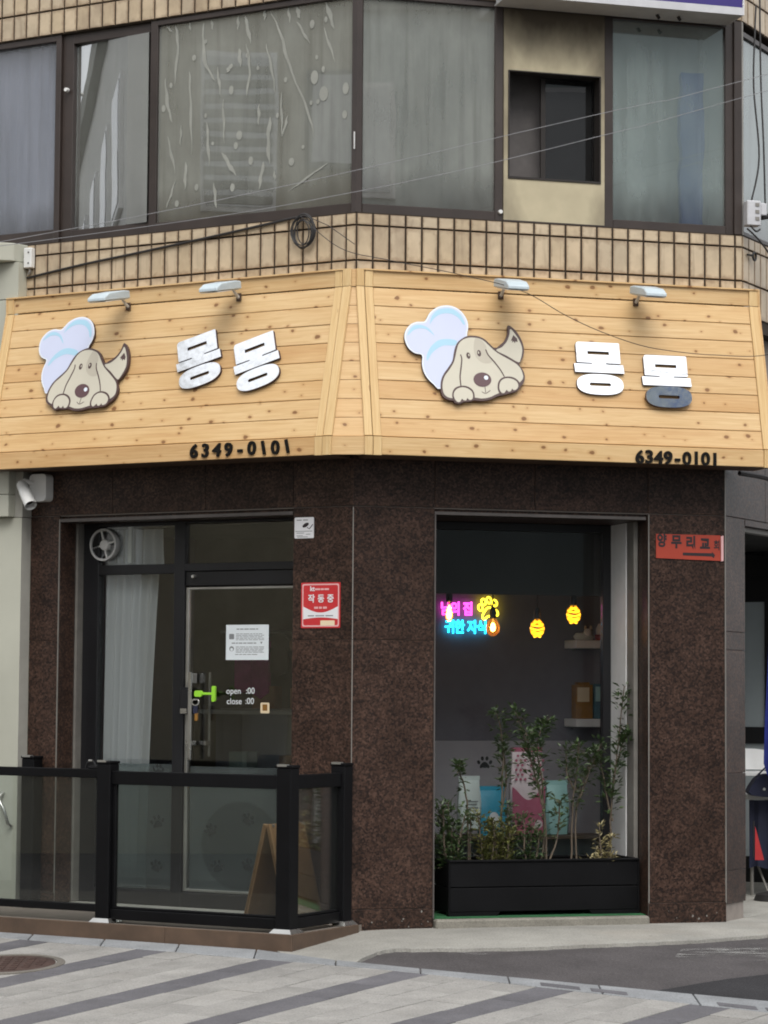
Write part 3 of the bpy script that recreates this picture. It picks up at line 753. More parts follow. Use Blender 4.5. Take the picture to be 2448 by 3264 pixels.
# ------------------------------------------------------------------ traced data (metres on the sign face / pane)
DOG = {}
DOG['hat']=[(0.0178,0.1132),(0.0301,0.179),(0.0228,0.2346),(-0.0102,0.289),(-0.0569,0.3209),(-0.1141,0.3305),(-0.1789,0.3147),(-0.2362,0.2715),(-0.2731,0.2107),(-0.3009,0.2013),(-0.3373,0.1983),(-0.3806,0.1776),(-0.413,0.1391),(-0.4276,0.0952),(-0.4241,0.0524),(-0.4029,0.0042),(-0.3628,-0.0277),(-0.3125,-0.0408),(-0.3162,-0.1022),(-0.3075,-0.1569),(-0.2835,-0.2048),(-0.244,-0.2458),(-0.1919,-0.2772),(-0.0637,-0.1587),(0.0336,0.0304)]
DOG['dark']=[(0.0516,0.1167),(0.0147,0.1112),(-0.0233,0.0896),(-0.0555,0.0603),(-0.0764,0.0192),(-0.0883,-0.0245),(-0.1006,-0.0743),(-0.134,-0.1249),(-0.167,-0.1693),(-0.1878,-0.213),(-0.1957,-0.2622),(-0.1936,-0.3047),(-0.1776,-0.3376),(-0.1427,-0.3545),(-0.1129,-0.3594),(-0.1018,-0.3742),(-0.0722,-0.3821),(-0.0412,-0.3687),(-0.0044,-0.3594),(0.0325,-0.3506),(0.0928,-0.3531),(0.1544,-0.3396),(0.2109,-0.3129),(0.248,-0.3052),(0.2794,-0.2917),(0.3166,-0.2841),(0.3481,-0.2705),(0.3653,-0.2452),(0.3881,-0.2257),(0.4058,-0.1942),(0.4116,-0.1569),(0.402,-0.1202),(0.3775,-0.0779),(0.4017,-0.0397),(0.4177,0.0107),(0.4183,0.0605),(0.4008,0.1158),(0.3678,0.1703),(0.318,0.2054),(0.3109,0.1489),(0.2888,0.098),(0.2493,0.0589),(0.2107,0.0323),(0.176,0.0617),(0.1416,0.0943),(0.1001,0.1128)]
DOG['face']=[(0.0537,0.1025),(0.0137,0.0963),(-0.0241,0.0772),(-0.0505,0.0451),(-0.0654,0.0012),(-0.0774,-0.0425),(-0.0923,-0.0862),(-0.1292,-0.1431),(-0.1587,-0.1811),(-0.1765,-0.2247),(-0.1822,-0.2677),(-0.1759,-0.3101),(-0.1534,-0.3336),(-0.1179,-0.3431),(-0.0515,-0.3417),(0.0337,-0.3322),(0.094,-0.3359),(0.1494,-0.3245),(0.2122,-0.2944),(0.2873,-0.2668),(0.3645,-0.2144),(0.3944,-0.1823),(0.3985,-0.1512),(0.3844,-0.1086),(0.3561,-0.0758),(0.3032,-0.044),(0.2208,0.0018),(0.169,0.049),(0.1346,0.0815),(0.0991,0.0985)]
DOG['tail']=[(0.2188,0.0172),(0.2602,0.0408),(0.3003,0.0861),(0.3223,0.137),(0.3314,0.1779),(0.3655,0.139),(0.3928,0.0905),(0.4064,0.0413),(0.4014,-0.0024),(0.3894,-0.0402),(0.3724,-0.0627),(0.2927,-0.0197)]
DOG['tip']=[(0.3499,0.1352),(0.3756,0.1083),(0.3769,0.0835),(0.3619,0.089),(0.3577,0.0733),(0.3496,0.0884),(0.3366,0.0785),(0.3408,0.0943),(0.3282,0.0906)]
DOG['patch']=[(0.0748,0.0992),(0.0609,0.0564),(0.0576,0.0068),(0.0714,-0.042),(0.1057,-0.0744),(0.1478,-0.0818),(0.1856,-0.0647),(0.1578,-0.0258),(0.1407,0.0105),(0.1498,0.0357),(0.1338,0.0691),(0.105,0.0944)]
DOG['ears']=[[(-0.0399,-0.0254),(-0.033,-0.059),(-0.0435,-0.1271),(-0.0536,-0.1889),(-0.0517,-0.2532)],[(0.1426,0.0199),(0.1582,-0.0196),(0.1976,-0.0673),(0.2366,-0.1212),(0.2635,-0.1724)]]
DOG['eyes']=[(0.0156,-0.031),(0.0936,-0.0101)]
DOG['nose']=[(0.1044,-0.2007),(0.1316,-0.1854),(0.1697,-0.1979),(0.1008,-0.2542)]
DOG['mouth']=[[(0.1191,-0.2522),(0.1212,-0.292)],[(0.0943,-0.2869),(0.1088,-0.2962),(0.127,-0.2966),(0.1558,-0.2753)]]
DOG['pawl']=[(-0.1073,-0.3195),(-0.0997,-0.2948),(-0.0771,-0.2725),(-0.0402,-0.2619),(-0.0045,-0.2696),(0.0214,-0.2899),(0.0289,-0.3141),(0.024,-0.3418),(0.0022,-0.3518),(-0.012,-0.3371),(-0.0223,-0.3558),(-0.0402,-0.3535),(-0.0517,-0.3448),(-0.0652,-0.3666),(-0.0863,-0.3675),(-0.1029,-0.3438)]
DOG['pawld']=[(-0.1186,-0.3261),(-0.1102,-0.2892),(-0.0855,-0.2625),(-0.0394,-0.2496),(0.0024,-0.257),(0.0311,-0.2803),(0.041,-0.3136),(0.0357,-0.3474),(0.0015,-0.3616),(-0.041,-0.3657),(-0.0658,-0.3758),(-0.0928,-0.375),(-0.1125,-0.3533)]
DOG['pawr']=[(0.2218,-0.2449),(0.2301,-0.2138),(0.253,-0.1913),(0.2872,-0.1825),(0.3235,-0.1884),(0.3498,-0.2058),(0.3584,-0.23),(0.3493,-0.2551),(0.3239,-0.2684),(0.3125,-0.2566),(0.302,-0.2754),(0.2834,-0.2793),(0.272,-0.2674),(0.2552,-0.2896),(0.2369,-0.2904),(0.2231,-0.2694)]
DOG['pawrd']=[(0.2096,-0.2454),(0.2195,-0.2081),(0.2477,-0.1805),(0.2881,-0.1701),(0.3305,-0.1757),(0.3625,-0.1991),(0.3725,-0.2295),(0.3578,-0.2639),(0.3104,-0.2855),(0.2543,-0.3019),(0.2242,-0.297),(0.2107,-0.273)]
DOG['cr1']=[(-0.2445,0.1843),(-0.2255,0.2472),(-0.1803,0.2929),(-0.1247,0.3082),(-0.0701,0.3047),(-0.018,0.2637),(0.0085,0.2028),(-0.0041,0.196),(-0.0318,0.2381),(-0.0786,0.2669),(-0.1331,0.2704),(-0.1828,0.2524),(-0.2214,0.2164)]
DOG['cr2']=[(-0.4065,0.0962),(-0.3923,0.1339),(-0.3571,0.1695),(-0.3083,0.1781),(-0.261,0.1618),(-0.2298,0.1293),(-0.2162,0.1053),(-0.2449,0.1286),(-0.2739,0.1488),(-0.3159,0.153),(-0.3589,0.1386),(-0.3907,0.1093)]
DOG['cr3']=[(-0.2816,-0.0762),(-0.276,-0.033),(-0.2454,0.0237),(-0.1943,0.0692),(-0.1328,0.0845),(-0.0606,0.0755),(-0.075,0.0408),(-0.1479,0.0375),(-0.1977,0.0136),(-0.2424,-0.0253),(-0.2692,-0.0695)]
STREAKS= [[(-1.614, 6.371), (-1.563, 6.314)], [(-1.533, 6.361), (-1.511, 6.206), (-1.537, 5.922)], [(-1.294, 6.348), (-1.28, 6.077), (-1.189, 5.916)], [(-1.414, 6.371), (-1.403, 6.302)], [(-1.225, 6.364), (-1.214, 6.287)], [(-1.0, 6.36), (-0.999, 6.26)], [(-0.941, 6.353), (-0.89, 6.147)], [(-0.929, 6.152), (-0.898, 5.965), (-0.924, 5.769)], [(-0.729, 6.359), (-0.641, 6.183), (-0.572, 5.96), (-0.417, 5.615), (-0.359, 5.413)], [(-0.778, 6.382), (-0.777, 6.299)], [(-0.586, 6.374), (-0.566, 6.256)], [(-0.51, 6.364), (-0.49, 6.279)], [(-0.509, 6.257), (-0.403, 6.088)], [(-0.275, 6.366), (-0.208, 6.17)], [(-0.292, 6.188), (-0.196, 5.932)], [(-0.765, 6.132), (-0.715, 5.944), (-0.684, 5.775)], [(-0.636, 5.77), (-0.623, 5.457)], [(-0.577, 5.599), (-0.623, 5.457)], [(-0.72, 5.606), (-0.738, 5.452), (-0.726, 5.27)], [(-0.817, 5.708), (-0.819, 5.559)], [(-1.618, 5.982), (-1.595, 5.793), (-1.552, 5.654)], [(-1.591, 5.557), (-1.517, 5.28)], [(-1.408, 6.008), (-1.395, 5.771), (-1.379, 5.401)], [(-1.472, 5.628), (-1.48, 5.478)], [(-1.428, 5.355), (-1.435, 5.155)], [(-1.171, 6.014), (-1.139, 5.793)], [(-1.119, 5.774), (-1.105, 5.456)], [(-1.254, 5.622), (-1.23, 5.303)], [(-1.123, 5.392), (-1.004, 5.214)], [(-0.254, 5.232), (-0.562, 5.066)], [(-0.774, 5.291), (-0.81, 5.097)], [(-1.189, 5.182), (-1.167, 4.998)], [(-1.516, 5.23), (-1.593, 5.035)], [(-1.044, 6.024), (-1.092, 5.963)], [(-0.987, 6.125), (-0.976, 5.991)], [(-0.687, 5.217), (-0.677, 5.15)]]
BLOBS= [(-1.37, 6.104, 0.021), (-1.567, 5.925, 0.017), (-1.628, 5.763, 0.021), (-1.051, 5.833, 0.024), (-0.386, 6.225, 0.024), (-0.274, 6.243, 0.017), (-0.363, 5.846, 0.038), (-0.287, 5.723, 0.045), (-0.389, 5.669, 0.014), (-0.333, 5.671, 0.017), (-0.292, 5.895, 0.017), (-0.346, 5.986, 0.015), (-0.111, 5.74, 0.031), (-0.118, 5.558, 0.024), (-0.599, 5.856, 0.017), (-0.663, 5.609, 0.017), (-0.979, 5.502, 0.031), (-1.007, 5.43, 0.021), (-0.88, 5.31, 0.024), (-0.545, 5.269, 0.027), (-0.452, 5.365, 0.014), (-1.336, 5.163, 0.021), (-1.032, 5.134, 0.024), (-1.503, 5.061, 0.021), (-0.83, 5.966, 0.014), (-1.265, 5.673, 0.014), (-1.203, 5.466, 0.014), (-0.918, 6.067, 0.017), (-1.272, 6.21, 0.014)]
# peeling film on the big pane
b = MB()
for l in STREAKS:
    pl = smooth_line(l, 5) if len(l) > 2 else [Vector(l[0]).lerp(Vector(l[1]), t / 6) for t in range(7)]
    wd = random.uniform(.014, .03); ph = random.uniform(0, 6)
    pl = [p + Vector((math.sin(i * 1.7 + ph) * .004, 0)) for i, p in enumerate(pl)]
    b.plate([ribbon(pl, lambda t: wd * (math.sin(math.pi * min(1, t * 1.02 + .02)) ** .7 + .08) * (1 + .3 * math.sin(t * 13 + ph)))], -.0425, -.0405)
for s, z, r in BLOBS: b.plate([ellipse(s, z, r * .8, r * random.uniform(1, 1.4), 12)], -.0425, -.0405)
tag(b.build('peeling_film', m['peel'], big, Matrix.Rotation(R_(90), 4, 'X')), kind='stuff')

# ------------------------------------------------------------------ entrance glazing and door
OD = .26
dr = obj('entrance', None, bld, RL); dr.empty_display_size = .1
def dfr(x0, x1, z0, z1, name='frame', mat='black_alu', o0=OD, o1=OD + .07): return MB().box(x0, x1, o0, o1, z0, z1).build(name, m[mat], dr, bevel=.003)
MB().box(-2.458, -2.437, .195, .335, .06, 2.80).build('jamb_strip', m['dull_alu'], dr)
dfr(-2.436, -2.30, .06, 2.80); dfr(-1.635, -1.545, .06, 2.80)
dfr(-2.30, -1.635, 2.775, 2.80); dfr(-1.545, -.44, 2.785, 2.80)
dfr(-2.30, -1.635, 2.425, 2.495); dfr(-1.545, -.44, 2.44, 2.495); dfr(-1.545, -.44, 2.335, 2.438, o0=OD + .015)
dfr(-2.30, -1.635, .06, .165); dfr(-1.545, -.44, .06, .16, 'threshold')
MB().box(-2.30, -1.635, OD + .03, OD + .038, 2.495, 2.775).build('transom_pane', m['pane_clear'], dr)
MB().box(-1.545, -.44, OD + .03, OD + .038, 2.495, 2.785).build('transom_pane', m['pane_clear'], dr)
MB().box(-2.30, -1.635, OD + .03, OD + .038, .165, 2.425).build('side_pane', m['pane_clear'], dr)
MB().box(-2.29, -1.64, OD + .026, OD + .029, .175, 1.06).build('frosted_film', m['film_lower'], dr)
# door leaf
door = obj('door', None, bld, RL @ T(0, OD + .02, 0)); door.empty_display_size = .1
MB().box(-1.54, -.45, .012, .022, .175, 2.315).build('glass', m['pane_clear'], door)
MB().box(-1.49, -.45, .007, .011, .185, 1.05).build('frosted_film', m['film_lower'], door)
for a in ((-1.542, -1.515, .165, 2.325), (-1.515, -.45, 2.308, 2.325), (-1.515, -.45, .165, .185)): MB().box(a[0], a[1], 0, .03, a[2], a[3]).build('door_edge', m['alu'], door, bevel=.003)
hb = MB().box(-1.468, -1.438, -.075, -.06, 1.10, 1.72).build('handle', m['steel'], door, bevel=.004)
MB().box(-1.495, -1.438, -.06, .0, 1.64, 1.71).build('handle_bracket', m['steel'], hb, bevel=.003)
MB().box(-1.495, -1.438, -.06, .0, 1.20, 1.23).build('handle_bracket', m['steel'], hb, bevel=.003)
hb2 = MB().box(-1.39, -1.372, .07, .085, 1.12, 1.72).build('inner_handle', m['dull_alu'], door, bevel=.003)
MB().box(-1.39, -1.372, .02, .07, 1.20, 1.23).build('handle_bracket', m['dull_alu'], hb2)
lk = MB().box(-1.56, -1.475, -.05, .0, 1.42, 1.61).build('lock_case', m['black_alu'], door, bevel=.012)
MB().box(-1.545, -1.49, -.054, -.05, 1.425, 1.46).build('lock_plate', m['steel'], lk)
MB().lathe([(0, -.03), (.012, -.028), (.016, -.01), (.016, 0)], 12, Matrix.Rotation(R_(-90), 4, 'X')).build('pivot_cap', m['steel'], door, T(-1.47, 0, 2.40), smooth=True)
text('open', .062, 'lettering', m['decal_white'], door, FACE(Matrix.Identity(4), -1.195, .005, 1.585), align='LEFT')
text(':00', .062, 'lettering', m['decal_white'], door, FACE(Matrix.Identity(4), -1.03, .005, 1.587), align='LEFT')
text('close', .062, 'lettering', m['decal_white'], door, FACE(Matrix.Identity(4), -1.19, .005, 1.513), align='LEFT')
text(':00', .062, 'lettering', m['decal_white'], door, FACE(Matrix.Identity(4), -1.035, .005, 1.515), align='LEFT')
def paw(r, rot=0, hole=False):
    b = MB(); c, s_ = math.cos(rot), math.sin(rot)
    q = lambda l: [(x * c - y * s_, x * s_ + y * c) for x, y in l]
    pad = smooth_loop([(-.55 * r, -.6 * r), (-.3 * r, -.52 * r), (0, -.56 * r), (.3 * r, -.52 * r), (.55 * r, -.6 * r), (.62 * r, -.3 * r), (.25 * r, .12 * r), (0, .2 * r), (-.25 * r, .12 * r), (-.62 * r, -.3 * r)], 3)
    b.plate([q(pad)], 0, .001)
    for x, y, a in ((-.78, .15, .5), (-.3, .62, .15), (.3, .62, -.15), (.78, .15, -.5)): b.plate([q(ellipse(x * r, y * r, .2 * r, .27 * r, 10, a))], 0, .001)
    return b
for s, z, r, a in ((-1.767, .644, .06, .2), (-1.772, .329, .055, -.3), (-1.764, 1.016, .05, 0)):
    paw(r, a).build('paw_print', m['paw_film'], dr, FACE(Matrix.Identity(4), s, OD + .0245, z))
for s, z, a in ((-1.311, .602, .4), (-.999, .684, -.6), (-1.25, .35, .1), (-.995, .368, -.2)):
    paw(.055, a).build('paw_print', m['paw_film'], door, FACE(Matrix.Identity(4), s, .0055, z))
N = NT('film_tone'); N.base((.02, .024, .024), .7)
tp = N.n('BsdfTransparent'); mx = N.n('MixShader'); mx.inputs[0].default_value = .16; N.L(tp.outputs[0], mx.inputs[1]); N.L(N.b.outputs[0], mx.inputs[2]); N.L(mx.outputs[0], N.out.inputs['Surface'])
MB().plate([ellipse(0, 0, .33, .31, 40)], 0, .0006).build('round_print', m['film_tone'], door, FACE(Matrix.Identity(4), -1.06, .0065, .50))

# display window in the chamfer wall
OG = .63
dw = obj('display_window', None, bld, RR); dw.empty_display_size = .1
MB().box(2.105, 2.137, .19, .33, .06, 2.80).build('jamb_strip', m['dull_alu'], dw, bevel=.004)
MB().box(2.10, 2.137, .334, .63, .06, 2.80).build('jamb_panel', m['white_paint'], dw)
for a in ((2.04, 2.137, .06, 2.80), (.50, .58, .06, 2.80), (.58, 2.04, 2.745, 2.80), (.58, 2.04, .06, .15)): MB().box(a[0], a[1], OG, OG + .06, a[2], a[3]).build('frame', m['black_alu'], dw, bevel=.003)
MB().box(.58, 2.04, OG + .025, OG + .033, .15, 2.745).build('pane', m['pane_window'], dw)
MB().box(.55, 2.12, .76, .775, 2.292, 2.79).build('valance_panel', m['ceiling_dark'], dw)

# porch opening in the third wall, down the alley
sf = obj('side_porch', None, bld, R3); sf.empty_display_size = .1
MB().box(.385, 3.6, -.002, .12, 2.80, 2.842).build('head_trim', m['granite'], sf)
MB().box(.385, 3.6, .05, .12, 2.765, 2.798).build('head_trim', m['dull_alu'], sf)
MB().plan([(.37, .25), (3.6, 1.6), (3.6, 1.7), (.37, .35)], -.05, 2.84).build('porch_wall', m['cream_side'], sf)
MB().plan([(.37, .1), (3.6, .1), (3.6, 1.6), (.37, .34)], 2.80, 2.835).build('porch_ceiling', m['ceiling_dark'], sf)
MB().plan([(.37, .0), (3.7, .0), (3.7, 1.6), (.37, .34)], -.06, .003).build('porch_floor', m['apron'], sf)
MB().box(3.72, 5.4, .032, 1.7, -.1, 2.84).build('wall_core', m['granite'], sf)
EW = T(3.55, 0, 0) @ Matrix.Rotation(R_(-90), 4, 'Z')
for a in ((-1.65, 0, 2.80, 2.84), (-1.65, 0, 2.37, 2.60), (-1.65, 0, 1.17, 1.31), (-1.65, 0, -.05, .22), (-1.055, -.96, .22, 2.80)): MB().box(a[0], a[1], 0, .06, a[2], a[3]).build('frame', m['black_alu'], sf, EW)
for a in ((-1.65, -1.056, 1.31, 2.37), (-1.65, -1.056, .22, 1.17)): MB().box(a[0], a[1], .02, .03, a[2], a[3]).build('frosted_pane', m['film_white'], sf, EW)
MB().box(-1.65, -1.056, .02, .03, 2.60, 2.80).build('pane', m['pane_dark'], sf, EW)
MB().box(-.959, 0, .02, .05, .22, 2.37).build('pane', m['pane_dark'], sf, EW)
MB().box(-1.7, .0, .10, .16, -.05, 2.84).build('porch_wall', m['room_dark'], sf, EW)

# ------------------------------------------------------------------ wooden signboard
sb = thing('wooden_signboard', 'pale knotty pine plank fascia sign wrapped round the corner above the shop', 'signboard', T(C.x, C.y, 3.165))
SI = T(-C.x, -C.y, -3.165)
PT = .018
def plank_mesh(ln, wd, mat='pine'):
    b = MB(); g = .0018; h = wd / 2 - g; c = .003
    prof = [(-h, -PT), (h, -PT), (h, -c), (h - c, 0), (-h + c, 0), (-h, -c)]
    n = len(prof)
    vs = [Vector((x, y, z)) for x in (-ln / 2, ln / 2) for y, z in prof]
    b._add(vs, [tuple(range(n))[::-1], tuple(range(n, 2 * n))] + [(i, (i + 1) % n, (i + 1) % n + n, i + n) for i in range(n)])
    return b.mesh('plank', m[mat])
for F, s0, s1, sg in ((FL, -2.826, -.099, -1), (FR, .100, 2.860, 1)):
    pm = plank_mesh(s1 - s0, SLEN / 8)
    for i in range(8):
        obj('plank', pm, sb, SI @ SLANT(F, (s0 + s1) / 2, SLEN / 8 * (i + .5), 0, random.uniform(-.0012, .0012)))
    obj('plank', plank_mesh(s1 - s0, .118), sb, SI @ FACE(F, (s0 + s1) / 2, -.101, 4.333 + .06))
    obj('plank', plank_mesh(s1 - s0, .122), sb, SI @ FACE(F, (s0 + s1) / 2, -.352, 3.165 + .061))
    # battens at the ends
    ends = ((s0 - .075, s0 - .001, .010), (s1 + .001, s1 + .062, .010), (s1 + .064, s1 + .131, .014)) if sg < 0 else ((s1 + .001, s1 + .085, .010), (s0 - .062, s0 - .001, .010), (s0 - .122, s0 - .064, .014))
    for a, b_, hh in ends:
        wv = b_ - a
        for kind in range(3):
            ln = (SLEN - .004, .118, .124)[kind]
            pmx = plank_mesh(ln, wv, 'pine_plain'); rot = R_(90)
            Mx = (SLANT(F, (a + b_) / 2, SLEN / 2, rot, hh), FACE(F, (a + b_) / 2, -.101 - hh, 4.334 + .06, rot), FACE(F, (a + b_) / 2, -.352 - hh, 3.165 + .06, rot))[kind]
            obj('batten', pmx, sb, SI @ Mx)
    # carcass: back board, soffit, top, ends
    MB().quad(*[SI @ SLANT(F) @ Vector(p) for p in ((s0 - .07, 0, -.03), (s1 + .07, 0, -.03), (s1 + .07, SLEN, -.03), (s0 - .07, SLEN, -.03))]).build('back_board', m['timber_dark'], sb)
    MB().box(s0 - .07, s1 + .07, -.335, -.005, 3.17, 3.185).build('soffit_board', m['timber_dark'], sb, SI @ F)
    MB().box(s0 - .07, s1 + .07, -.118, -.005, 4.445, 4.455).build('top_board', m['pine'], sb, SI @ F)
    e = s0 - .072 if sg < 0 else s1 + .082
    b = MB(); prof = [(-.005, 3.17), (-.35, 3.17), (-.35, 3.29), (-.115, 4.33), (-.115, 4.45), (-.005, 4.45)]
    b._add([Vector((e + d, y, z)) for d in (0, .012 * sg * -1) for y, z in prof], [tuple(range(6)), tuple(range(6, 12))[::-1]] + [(i, (i + 1) % 6, (i + 1) % 6 + 6, i + 6) for i in range(6)])
    b.build('end_panel', m['pine'], sb, SI @ F)
# corner infill between the two faces
for i in range(10):
    if i < 8: za, zb = SLEN / 8 * i + .002, SLEN / 8 * (i + 1) - .002; q = lambda F, s, wv, d: SI @ SLANT(F, s, wv, 0, d) @ Vector((0, 0, 0))
    elif i == 8: za, zb = 3.166, 3.287; q = lambda F, s, z, d: SI @ F @ Vector((s, -.352 - d, z))
    else: za, zb = 4.334, 4.452; q = lambda F, s, z, d: SI @ F @ Vector((s, -.101 - d, z))
    b = MB(); vs = []
    for d in (-.025, -.006):
        vs += [q(FL, .02, za, d), q(FR, -.004, za, d), q(FR, -.004, zb, d), q(FL, .02, zb, d)]
    cen = sum(vs, Vector()) / 8
    xax = (vs[1] - vs[0]).normalized(); yax = (vs[3] - vs[0]); yax = (yax - xax * yax.dot(xax)).normalized(); zax = xax.cross(yax)
    Mx = Matrix((xax, yax, zax)).transposed().to_4x4(); Mx.translation = cen
    Mi = Mx.inverted()
    b._add([Mi @ p for p in vs], [(3, 2, 1, 0), (4, 5, 6, 7), (0, 1, 5, 4), (1, 2, 6, 5), (2, 3, 7, 6), (3, 0, 4, 7)])
    b.build('plank', m['pine'], sb, Mx)

# dog emblems
def dog_meshes():
    S = smooth_loop; P = {}
    def add(nm, mat, z0, z1, *loops): P[(nm, mat, len(P))] = MB().plate(list(loops), z0, z1)
    add('backing', 'dog_dark', .010, .032, S(DOG['dark'], 3)); add('backing', 'dog_dark', .010, .030, S(DOG['hat'], 3))
    add('hat', 'hat_white', .0305, .0315, S(DOG['hat'], 3))
    cx = sum(p[0] for p in DOG['hat'][:18]) / 18
    H = DOG['hat']; ins = []
    n = len(H)
    for i, p in enumerate(H):
        a, b_ = Vector(H[i - 1]), Vector(H[(i + 1) % n]); d = (b_ - a).normalized(); ins.append((p[0] - d.y * .010, p[1] + d.x * .010))
    add('hat_fill', 'hat_blue', .0316, .0322, S(ins, 3))
    for k in ('cr1', 'cr2', 'cr3'): add('hat_crescent', 'hat_sky', .0323, .0329, S(DOG[k], 3))
    add('outline', 'dog_dark', .0332, .0345, S(DOG['dark'], 3))
    add('face', 'dog_beige', .0346, .0352, S(DOG['face'], 3)); add('tail', 'dog_beige', .0346, .0352, S(DOG['tail'], 3))
    add('tail_tip', 'dog_dark', .0353, .0358, DOG['tip']); add('eye_patch', 'dog_patch', .0353, .0357, S(DOG['patch'], 3))
    for l in DOG['ears']: add('ear_line', 'dog_dark', .0358, .0363, ribbon(smooth_line([Vector(p) for p in l], 4), lambda t: .010 - .004 * abs(t - .5)))
    for i, (x, y) in enumerate(DOG['eyes']):
        add('eye', 'dog_dark', .0358, .0363, ellipse(x, y, .0145, .0235, 16, .1)); add('eye_glint', 'dog_beige', .0364, .0367, ellipse(x + (.004 if i == 0 else -.004), y + .004, .0045, .009, 12, .1))
    nx, ny = DOG['nose'][0]
    add('nose', 'nose_brown', .0358, .0366, ellipse(nx, ny, .064, .052, 26, .12)); add('nose_glint', 'hat_white', .0367, .037, ellipse(*DOG['nose'][1], .0155, .0155, 14))
    for l in DOG['mouth']: add('mouth', 'dog_dark', .0358, .0363, ribbon(smooth_line([Vector(p) for p in l], 4), .0045))
    for k in ('pawl', 'pawr'):
        add('paw_outline', 'dog_dark', .0364, .0369, S(DOG[k + 'd'], 3)); add('paw', 'dog_beige', .0370, .0376, S(DOG[k], 2))
    return [(nm, b.mesh(nm, m[mat])) for (nm, mat, _), b in P.items()]
DM = dog_meshes()
for F, s, wv, rot, lab in ((FL, -2.13, .642, R_(-13.75), 'dog cut-out with pale blue chef hat and raised tail on the left sign face'), (FR, .72, .62, 0, 'tilted dog cut-out with pale blue chef hat on the right sign face')):
    t = thing('dog_emblem', lab, 'emblem', SLANT(F, s, wv, rot), 'dog emblems on the fascia sign')
    for nm, me in DM: obj(nm, me, t)

# mirror letters
def letter_meshes():
    W = .335
    blk = rrect(0, .320, -.150, 0, .012)
    blk[5:10] = [(.0 + .03 * (1 - math.cos(R_(90 - 18 * k))), -.03 * (1 - math.sin(R_(90 - 18 * k)))) for k in range(5)]
    upper = [(.028, 0), (.316, 0), (.320, -.004), (.320, -.150), (.212, -.152), (.212, -.160), (.338, -.160), (.342, -.222), (-.018, -.222), (-.022, -.160), (.110, -.160), (.110, -.152), (.0, -.150), (.0, -.022), (.006, -.007), (.015, -.001)]
    hole = [(.082, -.066), (.082, -.090), (.240, -.090), (.240, -.066)]
    ring = []
    for k in range(36):
        t = 2 * math.pi * k / 36; c, s_ = math.cos(t), math.sin(t)
        ring.append((.158 + .170 * math.copysign(abs(c) ** .75, c), -.308 + .075 * math.copysign(abs(s_) ** .8, s_)))
    rh = rrect(.080, .236, -.320, -.297, .010, 3)[::-1]
    out = []
    for loops in ([upper, hole], [ring, rh]):
        a = MB().plate(loops, .022, .0235).mesh('mirror_face', m['mirror_steel'])
        c = MB().plate([[(x, y) for x, y in l] for l in loops], .0, .0218).mesh('letter_body', m['letter_side'])
        out.append((a, c))
    return out
LM = letter_meshes()
for F, s, wv, rot, lab, loose in ((FL, -1.326, .738, R_(15.5), 'mirror steel Korean letter nearest the left dog emblem, slanting upwards', 0), (FL, -.846, .690, R_(16.5), 'mirror steel Korean letter with cloudy reflections, beside the corner batten', 0),
                                  (FR, 1.523, .733, 0, 'bright mirror steel Korean letter nearest the right dog emblem', 0), (FR, 2.016, .658, 0, 'lower mirror steel Korean letter with a darker loose ring, far right', 1)):
    t = thing('metal_letter', lab, 'letter', SLANT(F, s, wv, rot, .001), 'mirror letters on the fascia sign')
    for k, (a, c) in enumerate(LM):
        Mx = Matrix.Identity(4)
        if loose and k == 1: Mx = T(0, -.31, .02) @ Matrix.Rotation(R_(7), 4, 'X') @ T(0, .31, 0)
        elif rot and k == 1: Mx = Matrix.Rotation(R_(random.uniform(-1, 1)), 4, 'X')
        f_ = obj('mirror_face', a, t, Mx); obj('letter_body', c, t, Mx)

# phone numbers
def number(F, s0, s1, z, h, lab, wob):
    t = thing('phone_number', lab, 'number', FACE(F, s0, -.354, z), 'phone numbers on the fascia sign')
    S = '6349-0101'; st = (s1 - s0) / 8
    for i, ch in enumerate(S):
        a = wob[i] if wob else 0
        flip = a == 'mirror'; a = 4 if flip else a
        text(ch, h * 1.44, 'hyphen' if ch == '-' else 'digit', m['digit_black'], t, T(i * st, random.uniform(-.003, .003), .006) @ Matrix.Rotation(R_(a), 4, 'Z') @ Matrix.Diagonal((-1 if flip else 1, 1, 1, 1)), ext=.006, off=.004, sx=1.06)
number(FL, -1.062, -.31, 3.226, .088, 'loose black phone number digits under the left sign face, some crooked', (-4, -3, -7, -2, 0, -2, 11, 2, 12))
number(FR, 1.935, 2.49, 3.205, .086, 'neat black phone number digits under the right sign face', None)

